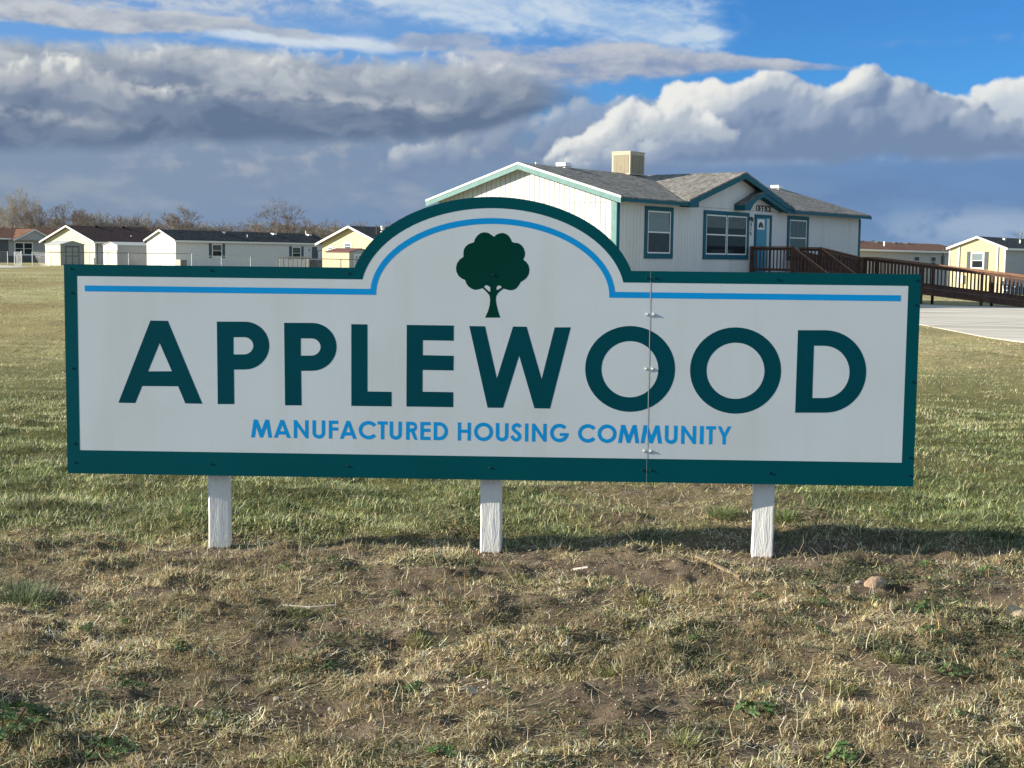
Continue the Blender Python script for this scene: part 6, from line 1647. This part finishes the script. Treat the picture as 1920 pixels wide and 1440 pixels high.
def build_grass():
    # dry cropped turf of the foreground: tufted, half lying
    x, y = scatter(740000, 3.0, 6.7, 0.85, 0.0)
    tuft = fbm(x * 6.5, y * 6.5, 3, 0.55, 431); big = fbm(x * 2.0, y * 2.0, 3, 0.5, 433)
    p = (1 - bare(x, y) * 0.93) * np.clip(0.50 + tuft * 1.1 + big * 0.45, 0.04, 1) * (1 - green_cover(x, y))
    x, y = keep(np.clip(p * 0.85, 0, 1), x, y)
    n = len(x)
    hue = fbm(x * 1.6 + 5, y * 1.6, 3, 0.5, 437)[:, None]
    col = pick(STRAW, n, 0.22)
    gg = pick([(0.15, 0.155, 0.05), (0.20, 0.20, 0.07), (0.11, 0.13, 0.04)], n)
    isg = (RG.rand(n) < np.clip(0.14 + hue[:, 0] * 0.55, 0.02, 0.6))[:, None]
    col = np.where(isg, gg, col)
    red = (hue < -0.15) & (RG.rand(n, 1) < 0.22)
    col = np.where(red, col * np.array([1.0, 0.78, 0.72]), col)
    big = fbm(x * 2.0, y * 2.0, 3, 0.5, 433); tf = fbm(x * 6.5, y * 6.5, 3, 0.55, 431)
    L = RG.gamma(4, 0.0042, n) * np.clip(1 + big * 0.8, 0.5, 1.8) + 0.005
    col = np.clip(col * np.clip(0.95 + 1.5 * fbm(x * 1.7, y * 1.7, 4, 0.6, 445), 0.28, 1.35)[:, None], 0, 0.88)
    blades('dry_turf', x, y, L, RG.uniform(0.0014, 0.0034, n), np.where(RG.rand(n) < np.clip(0.25 + tf, 0.05, 0.7), RG.uniform(0.05, 0.9, n), RG.uniform(0.8, 1.6, n)), RG.normal(0.2, 1.9, n), RG.uniform(0, 6.283, n), col, M['straw'], twist=3.0,
           label='dry straw-coloured cropped grass over the foreground dirt')
    # litter lying flat: bits of straw on soil
    x, y = scatter(320000, 3.0, 7.8, 0.85, 0.3)
    x, y = keep(np.clip(0.35 + 0.8 * fbm(x * 3, y * 3, 3, 0.5, 441), 0.04, 1) * (1 - 0.6 * green_cover(x, y)) * (1 - 0.6 * bare(x, y)), x, y)
    n = len(x)
    blades('straw_litter', x, y, RG.gamma(4, 0.007, n) + 0.006, RG.uniform(0.0014, 0.0034, n), RG.uniform(1.15, 1.6, n), RG.normal(0, 0.5, n), RG.uniform(0, 6.283, n),
           pick(STRAW + [(0.62, 0.54, 0.36)], n, 0.28) * np.clip(0.9 + 1.4 * fbm(x * 1.7, y * 1.7, 4, 0.6, 445), 0.28, 1.3)[:, None], M['straw'], zoff=RG.uniform(0.002, 0.010, n), label='loose bits of pale straw lying on the dirt')
    # long dry stems, curled
    x, y = scatter(7400, 3.0, 6.4, 0.85, 0.3)
    x, y = keep(np.clip(0.4 + fbm(x * 1.8, y * 1.8, 3, 0.5, 443), 0.05, 1), x, y)
    n = len(x)
    blades('dry_stems', x, y, RG.uniform(0.04, 0.12, n), RG.uniform(0.0012, 0.0024, n), RG.uniform(0.1, 1.4, n), RG.normal(0.2, 1.8, n), RG.uniform(0, 6.283, n),
           pick([(0.72, 0.64, 0.44), (0.60, 0.50, 0.31), (0.46, 0.35, 0.20)], n), M['straw'], twist=2.5, label='longer pale dry grass stems in the foreground')
    # dark low ground cover between the straw
    x, y = scatter(360000, 3.0, 6.5, 0.85, 0.3)
    wn = fbm(x * 2.3 + 3, y * 2.6, 4, 0.6, 471) + 0.35 * sstep(x, 1.0, 1.8) + 0.3 * np.exp(-((x + 1.3) / 0.35) ** 2 - ((y - 3.5) / 0.35) ** 2)
    x, y = keep(sstep(wn, 0.06, 0.48) * 0.8, x, y); n = len(x)
    blades('weed_mat', x, y, RG.uniform(0.006, 0.016, n), RG.uniform(0.004, 0.009, n), RG.uniform(0.4, 1.5, n), RG.normal(0.2, 0.6, n), RG.uniform(0, 6.283, n),
           pick([(0.09, 0.115, 0.05), (0.13, 0.16, 0.07), (0.07, 0.085, 0.045), (0.17, 0.19, 0.09)], n, 0.25), M['blade'], seg=2, zoff=RG.uniform(0, 0.016, n), label='dark mats of tiny weeds and clover among the dry straw')
    # living lawn right behind the sign
    x, y = scatter(400000, 5.9, 12.0, 1.0, 0.9)
    g = green_cover(x, y); th = np.clip(0.62 + 0.9 * fbm(x * 2.4, y * 2.4, 3, 0.55, 451), 0.12, 1)
    x, y, g = keep(np.clip(g * th + 0.05, 0, 1), x, y, g)
    n = len(x)
    hue = fbm(x * 0.8, y * 0.8, 4, 0.55, 453)
    dryness = np.clip(0.40 + hue * 0.8 + sstep(y, 6.9, 10.5) * 0.22 - 0.12 * sstep(x, 1.2, 1.8), 0.10, 0.9)
    isd = (RG.rand(n) < dryness)[:, None]
    col = np.where(isd, pick(OLIVE, n), pick(GREEN, n))
    cl = fbm(x * 1.9, y * 2.6, 4, 0.6, 459)
    col = np.clip(col * np.clip(1 + 1.1 * cl, 0.4, 1.4)[:, None], 0, 0.85)
    tall = np.exp(-((y - 6.8) / 0.9) ** 2)
    L = RG.uniform(0.016, 0.048, n) * (1 + 0.2 * tall) * (1 + 0.3 * fbm(x * 3, y * 3, 2, 0.5, 455))
    blades('lawn_grass', x, y, L, RG.uniform(0.0020, 0.0038, n) * (0.8 + y / 16), RG.uniform(0.35, 1.5, n), RG.normal(0.4, 0.7, n), RG.uniform(0, 6.283, n), col, M['blade'],
           label='green and straw lawn grass just behind the sign')
    # thin growth in the worn patch behind the sign
    x, y = scatter(44000, 6.0, 10.0, 1.0, 0.8)
    x, y = keep((1 - green_cover(x, y)) * np.clip(0.4 + fbm(x * 3, y * 3, 3, 0.5, 457), 0.05, 1), x, y)
    n = len(x)
    blades('worn_patch_grass', x, y, RG.uniform(0.012, 0.036, n), RG.uniform(0.0018, 0.0035, n), RG.uniform(0.5, 1.5, n), RG.normal(0.3, 0.7, n), RG.uniform(0, 6.283, n),
           pick(STRAW + [(0.33, 0.21, 0.12), (0.36, 0.24, 0.15)], n, 0.2), M['straw'], label='thin brown grass in the worn patch under the sign')
    # the lawn running back to the homes
    x, y = scatter(520000, 10.5, 75.0, 1.6, 1.0)
    ok = 1 - sstep(x, 8.2, 8.8) * (y > 21) * (y < 60)
    patch = fbm(x * 0.35, y * 0.5, 5, 0.6, 461); p2 = fbm(x * 1.6, y * 1.6, 3, 0.55, 463)
    x, y, patch, p2 = keep(ok * np.clip(0.65 + p2 * 0.9 + patch * 0.5, 0.06, 1), x, y, patch, p2)
    n = len(x)
    streak = fbm(x * 0.22, y * 1.1, 5, 0.6, 467)
    dry = np.clip(0.58 + patch * 0.6 + p2 * 0.35 + streak * 0.8, 0.06, 0.98)
    col = np.where((RG.rand(n) < dry)[:, None], pick(OLIVE + [(0.46, 0.39, 0.20)], n, 0.15), pick(GREEN, n, 0.15))
    col = col * (1 + 0.45 * np.clip(1.6 * streak + 0.8 * p2, -0.9, 1.0))[:, None]
    col = col * (1 + 0.20 * np.sin((x * 0.42 + y + 0.5 * patch) * 2 * math.pi / 1.25) * sstep(y, 11, 15))[:, None]
    tan = (sstep(x, 2.5, 5.0) * sstep(y, 14, 19) * (RG.rand(n) < 0.85 * sstep(patch, -0.5, 0.1)))[:, None]
    col = np.where(tan > 0.5, pick([(0.60, 0.46, 0.27), (0.50, 0.36, 0.20), (0.66, 0.54, 0.34)], n, 0.15), col)
    blades('mown_lawn', x, y, RG.uniform(0.018, 0.042, n) * (1 + y / 120), 0.0024 * (0.6 + y / 10), RG.uniform(0.5, 1.5, n), RG.normal(0.2, 0.4, n), RG.uniform(0, 6.283, n), col, M['blade'], seg=2,
           label='mown olive and tan lawn stretching back to the homes')


build_grass()


# ---- mallow: low plants of round, lobed leaves
def mallow_leaf(r, rg):
    """verts and faces of one round pleated leaf centred on 0,0,0, facing +Z"""
    k = 20; v = [(0, 0, 0)]; f = []
    for i in range(k):
        a = 2 * math.pi * (i + 0.5) / k * 0.92 + 0.25
        lob = 1 + 0.10 * math.cos(a * 7)
        v.append((math.cos(a) * r * lob * 0.55, math.sin(a) * r * lob * 0.55, r * 0.10 + r * 0.05 * math.cos(a * 7)))
    for i in range(k):
        a = 2 * math.pi * (i + 0.5) / k * 0.92 + 0.25
        lob = 1 + 0.13 * math.cos(a * 7) + rg.uniform(-0.03, 0.03)
        v.append((math.cos(a) * r * lob, math.sin(a) * r * lob, r * 0.12 + r * 0.12 * math.cos(a * 7)))
    for i in range(k - 1):
        f.append((0, 1 + i, 2 + i)); f.append((1 + i, 1 + k + i, 2 + k + i, 2 + i))
    return v, f


def mallow_mesh(name, seed, spread, nl, rmin, rmax, greens):
    rg = random.Random(seed); V = []; F = []; Ct = []
    for i in range(nl):
        r = rg.uniform(rmin, rmax); rad = spread * math.sqrt(rg.random()); a = rg.uniform(0, 6.283)
        x = math.cos(a) * rad; y = math.sin(a) * rad * 0.8; z = 0.008 + (1 - rad / spread) * rg.uniform(0.006, 0.035) + rg.uniform(0, 0.008)
        v, f = mallow_leaf(r, rg)
        R = Matrix.Rotation(rg.uniform(0, 6.28), 3, 'Z')
        tilt = Matrix.Rotation(rg.uniform(0.1, 0.9), 3, Vector((math.cos(a + 1.57 + rg.uniform(-1, 1)), math.sin(a + 1.57 + rg.uniform(-1, 1)), 0)))
        c = rg.choice(greens); k = math.exp(rg.gauss(0, 0.18)); c = tuple(q * k for q in c)
        b0 = len(V)
        for p in v:
            q = tilt @ (R @ Vector(p)); V.append((q.x + x, q.y + y, q.z + z)); Ct.append(c)
        F += [tuple(b0 + j for j in ff) for ff in f]
        # stalk
        b0 = len(V); w = 0.0012
        V += [(x - w, y, z), (x + w, y, z), (x * 0.35 + w, y * 0.35, -0.006), (x * 0.35 - w, y * 0.35, -0.006)]; Ct += [(0.12, 0.14, 0.05)] * 4
        F.append((b0, b0 + 1, b0 + 2, b0 + 3))
    me = bpy.data.meshes.new(name); me.from_pydata(V, [], F)
    at = me.color_attributes.new('tint', 'FLOAT_COLOR', 'POINT')
    at.data.foreach_set('color', np.array([(*c, 1) for c in Ct], np.float32).ravel())
    me.materials.append(M['leaf']); me.update()
    return me


M['leaf'] = attr_mat('mallow_leaf', rough=0.55, transl=0.25, spec=0.4)
MG = [(0.055, 0.10, 0.030), (0.075, 0.13, 0.040), (0.045, 0.085, 0.038), (0.10, 0.15, 0.05)]
MP = [(0.12, 0.20, 0.06), (0.16, 0.25, 0.08), (0.09, 0.16, 0.05)]
mallow_big = mallow_mesh('mallow_plant', 3, 0.055, 11, 0.012, 0.021, MP)
mallow_mid = mallow_mesh('mallow_plant_dark', 5, 0.075, 34, 0.006, 0.014, MG)
mallow_low = mallow_mesh('mallow_plant_small', 9, 0.045, 16, 0.005, 0.011, MG)


def plant(me, x, y, s, rz, label, group=None):
    o = bpy.data.objects.new('mallow_plant', me); COL.objects.link(o)
    o.location = (x, y, float(ground_z(x, y)) + 0.002); o.scale = (s, s, s); o.rotation_euler = (0, 0, rz)
    tag(o, label, 'weed', group)
    return o


plant(mallow_big, 0.693, 3.77, 1.05, 0.3, 'pale green round-leaved mallow weed alone in the dirt, lower right')
plant(mallow_big, 0.86, 3.44, 0.95, 1.9, 'pale green mallow weed at the bottom edge of the picture, right')
plant(mallow_big, -0.17, 3.40, 0.7, 4.0, 'small green mallow weed at the bottom edge near the middle')
plant(mallow_mid, -1.33, 3.55, 1.9, 0.9, 'large dark leafy mallow weed in the lower left corner', )
plant(mallow_mid, -1.02, 3.43, 1.1, 2.2, 'dark mallow weed at the bottom edge, right of the large lower left one')
plant(mallow_mid, -1.12, 3.98, 0.75, 2.9, 'dark mallow clump on bare dirt at the left, above the large one')
plant(mallow_mid, 1.35, 4.12, 0.9, 0.2, 'dark mallow clump near the right edge, below the dried leaf')
plant(mallow_mid, 1.83, 4.72, 0.9, 3.2, 'dark mallow clump just below the curled dried leaf')
plant(mallow_mid, 1.52, 4.98, 1.1, 4.2, 'dark mallow clump between the brick and the dried leaf')
grp = 'low dark weeds dotted over the foreground dirt'
spots = [(1.68, 5.12, 1.0), (1.95, 5.55, 1.2), (2.12, 5.30, 1.1), (1.15, 5.02, 1.2), (0.95, 5.10, 0.9), (-0.9, 5.50, 1.0), (-0.72, 5.62, 0.9), (-1.06, 4.35, 1.1),
         (-1.30, 4.62, 0.9), (1.42, 4.55, 1.1), (1.62, 4.40, 1.1), (1.05, 4.55, 0.9), (-0.02, 3.95, 0.9), (-0.28, 3.98, 1.1), (0.20, 3.62, 0.7), (-0.95, 3.75, 1.0),
         (-1.65, 4.80, 1.0), (-1.40, 4.50, 0.8), (1.58, 3.95, 1.1), (1.25, 3.72, 0.8), (0.62, 4.55, 0.8), (-0.55, 4.20, 0.9), (0.18, 4.52, 0.7), (-0.42, 5.12, 0.8),
         (1.78, 4.35, 1.2), (1.98, 4.95, 1.3), (1.45, 3.55, 0.9), (-1.15, 5.05, 0.9), (0.38, 5.25, 0.7), (1.35, 5.02, 1.1), (2.0, 5.1, 1.1), (1.75, 5.72, 1.0)]
for i, (x, y, s) in enumerate(spots):
    plant(mallow_low if i % 3 else mallow_mid, x, y, s * (1.0 if i % 3 else 0.6), i * 1.7, 'small low dark green weed on the dry foreground dirt', grp)


def tuft(name, x, y, n, rad, h, cols, label, cat='grass tuft', w=0.0028, group=None):
    a = RG.uniform(0, 6.283, n); r = rad * np.sqrt(RG.rand(n))
    bx = x + np.cos(a) * r * 0.55; by = y + np.sin(a) * r * 0.45
    o = blades(name, bx, by, h * RG.uniform(0.5, 1.15, n), np.full(n, w), RG.uniform(0.05, 0.5, n) + r / rad * 0.5, RG.normal(0.5, 0.35, n),
               a + RG.normal(0, 0.5, n), pick(cols, n), M['blade'])
    del o['kind']
    return tag(o, label, cat, group)


tuft('grass_tuft', -1.78, 4.98, 520, 0.20, 0.085, [(0.12, 0.17, 0.08), (0.16, 0.20, 0.11), (0.09, 0.13, 0.06), (0.24, 0.25, 0.15)], 'blue-green tufted grass clump at the left edge below the sign')
tuft('grass_tuft', 1.02, 6.62, 260, 0.13, 0.075, GREEN, 'green grass tuft in the worn dirt left of the right post')
tuft('grass_tuft', 1.32, 6.62, 240, 0.12, 0.07, GREEN, 'green grass tuft in the worn dirt just right of the right post')
tuft('grass_tuft', 0.45, 3.50, 120, 0.08, 0.05, [(0.22, 0.24, 0.09), (0.30, 0.29, 0.12)], 'pale yellow-green tuft at the bottom edge right of the middle')
for i, (x, y) in enumerate([(-0.30, 4.45), (0.30, 4.15), (0.98, 4.0), (1.2, 4.25), (-0.1, 4.2), (0.5, 5.0), (-0.75, 4.8), (0.05, 5.3), (1.3, 3.3), (-0.55, 3.35)]):
    tuft('grass_tuft', x, y, 90, 0.07, 0.045, [(0.20, 0.22, 0.07), (0.34, 0.31, 0.14), (0.14, 0.17, 0.05)], 'small yellow-green tuft in the dry foreground turf', group='small tufts in the dry turf')


def lump(name, mat, x, y, sx, sy, sz, rz, seed, zoff=0.0, parent=None):
    bm = bmesh.new(); bmesh.ops.create_icosphere(bm, subdivisions=3, radius=1.0)
    P = np.array([v.co[:] for v in bm.verts])
    d = 1 + 0.22 * fbm(P[:, 0] * 1.6 + seed, P[:, 1] * 1.6 + P[:, 2] * 1.3, 4, 0.55, seed)
    for v, k in zip(bm.verts, d): v.co = Vector((v.co.x * k * sx, v.co.y * k * sy, v.co.z * k * sz))
    me = bpy.data.meshes.new(name); bm.to_mesh(me); bm.free(); me.materials.append(mat)
    o = bpy.data.objects.new(name, me); COL.objects.link(o)
    o.location = (x, y, float(ground_z(x, y)) + zoff); o.rotation_euler = (0, 0, rz)
    return o


# ---- small things lying on the ground
o = lump('broken_brick', M['brick'], 1.440, 5.365, 0.048, 0.032, 0.034, 0.5, 13, 0.006)
tag(o, 'worn orange-tan piece of brick half sunk in the dirt right of the right post', 'brick')
mb = MB(); mb.beam((0.80, 5.86, 0.018 + float(ground_z(0.80, 5.86))), (0.905, 5.34, 0.012 + float(ground_z(0.905, 5.34))), 0.015, 0.010)
o = mb.build('wooden_stake', M['stake']); tag(o, 'split wooden stake lying on the dirt left of the right post', 'stake')
mb = MB(); mb.beam((0.262, 5.62, 0.007 + float(ground_z(0.245, 5.63))), (0.320, 5.59, 0.007 + float(ground_z(0.325, 5.59))), 0.010, 0.006)
o = mb.build('wood_splinter', M['bleached']); tag(o, 'short bleached white wood splinter lying in the straw between the middle and right posts', 'splinter')
mb = MB(); mb.tube((-0.82, 4.93, 0.012), (-0.72, 4.915, 0.010), 0.004, 0.003); mb.tube((-0.72, 4.915, 0.010), (-0.63, 4.93, 0.016), 0.003, 0.002)
o = mb.build('twig', M['bleached']); o.location.z = float(ground_z(-0.75, 4.92)); tag(o, 'pale thin twig lying on the dirt below the left post', 'twig')


def curled_leaf(name, x, y, s, rz, label):
    n, m_ = 9, 7; V = []; F = []
    for i in range(n):
        u = i / (n - 1); half = math.sin(math.pi * (0.08 + 0.9 * u)) ** 0.8 * 0.42
        for j in range(m_):
            w = (j / (m_ - 1) * 2 - 1)
            V.append(((u - 0.5) * s, w * half * s, (0.16 + 0.35 * w * w * half + 0.22 * math.sin(u * 3.0) + 0.03 * math.sin(w * 14)) * s * 0.8))
    for i in range(n - 1):
        for j in range(m_ - 1):
            a = i * m_ + j; F.append((a, a + 1, a + m_ + 1, a + m_))
    me = bpy.data.meshes.new(name); me.from_pydata(V, [], F); me.materials.append(M['dry_leaf'])
    o = bpy.data.objects.new(name, me); COL.objects.link(o)
    o.location = (x, y, float(ground_z(x, y)) + 0.004); o.rotation_euler = (0.5, -0.5, rz)
    tag(o, label, 'leaf')


curled_leaf('dry_leaf', 1.83, 4.93, 0.085, 0.7, 'large curled tan dead leaf standing among weeds at the right edge')
curled_leaf('dry_leaf', -0.12, 3.93, 0.05, 2.0, 'small pale dead leaf in the dirt near the bottom middle')
for i, (x, y, s, lb) in enumerate([(-0.66, 3.86, 0.012, 'small white stone in the dirt at lower left, by the dead leaf'), (1.08, 5.66, 0.018, 'grey stone beside the foot of the right post'),
                                   (-0.5, 3.80, 0.010, 'tiny white stone right of the other at lower left'), (1.385, 5.41, 0.014, 'pale stone just left of the brick')]):
    o = lump('stone', M['stone'], x, y, s, s * 0.8, s * 0.6, i, 5 + i, s * 0.3); tag(o, lb, 'stone')

# pebbles and soil crumbs over the dirt
def crumbs():
    n = 26000
    x, y = scatter(n, 3.0, 6.6, 0.8, 0.3)
    x, y = keep(0.25 + 0.75 * bare(x, y), x, y); n = len(x)
    z = ground_z(x, y); s = RG.gamma(2.5, 0.0008, n) + 0.0008
    oct_ = np.array([(1, 0, 0), (-1, 0, 0), (0, 1, 0), (0, -1, 0), (0, 0, 0.8), (0, 0, -0.8)], float)
    P = oct_[None] * s[:, None, None] * RG.uniform(0.6, 1.3, (n, 6, 1)); P[:, :, 0] += x[:, None]; P[:, :, 1] += y[:, None]; P[:, :, 2] += (z + s * 0.3)[:, None]
    tri = np.array([(0, 2, 4), (2, 1, 4), (1, 3, 4), (3, 0, 4), (2, 0, 5), (1, 2, 5), (3, 1, 5), (0, 3, 5)])
    F = (np.arange(n)[:, None, None] * 6 + tri[None]).reshape(-1, 3).astype(np.int32)
    me = bpy.data.meshes.new('soil_crumbs'); me.vertices.add(n * 6); me.vertices.foreach_set('co', P.astype(np.float32).ravel())
    me.loops.add(F.size); me.loops.foreach_set('vertex_index', F.ravel()); me.polygons.add(len(F)); me.polygons.foreach_set('loop_start', (np.arange(len(F)) * 3).astype(np.int32))
    me.update(calc_edges=True)
    at = me.color_attributes.new('tint', 'FLOAT_COLOR', 'POINT')
    c = pick([(0.20, 0.15, 0.11), (0.28, 0.22, 0.16), (0.15, 0.11, 0.08), (0.42, 0.37, 0.30)], n)
    cc = np.ones((n, 6, 4), np.float32); cc[:, :, :3] = c[:, None]; at.data.foreach_set('color', cc.ravel())
    me.materials.append(attr_mat('crumb', rough=0.95, transl=0)); o = bpy.data.objects.new('soil_crumbs', me); COL.objects.link(o)
    tag(o, 'loose crumbs of soil and grit on the bare dirt', kind='stuff')


crumbs()
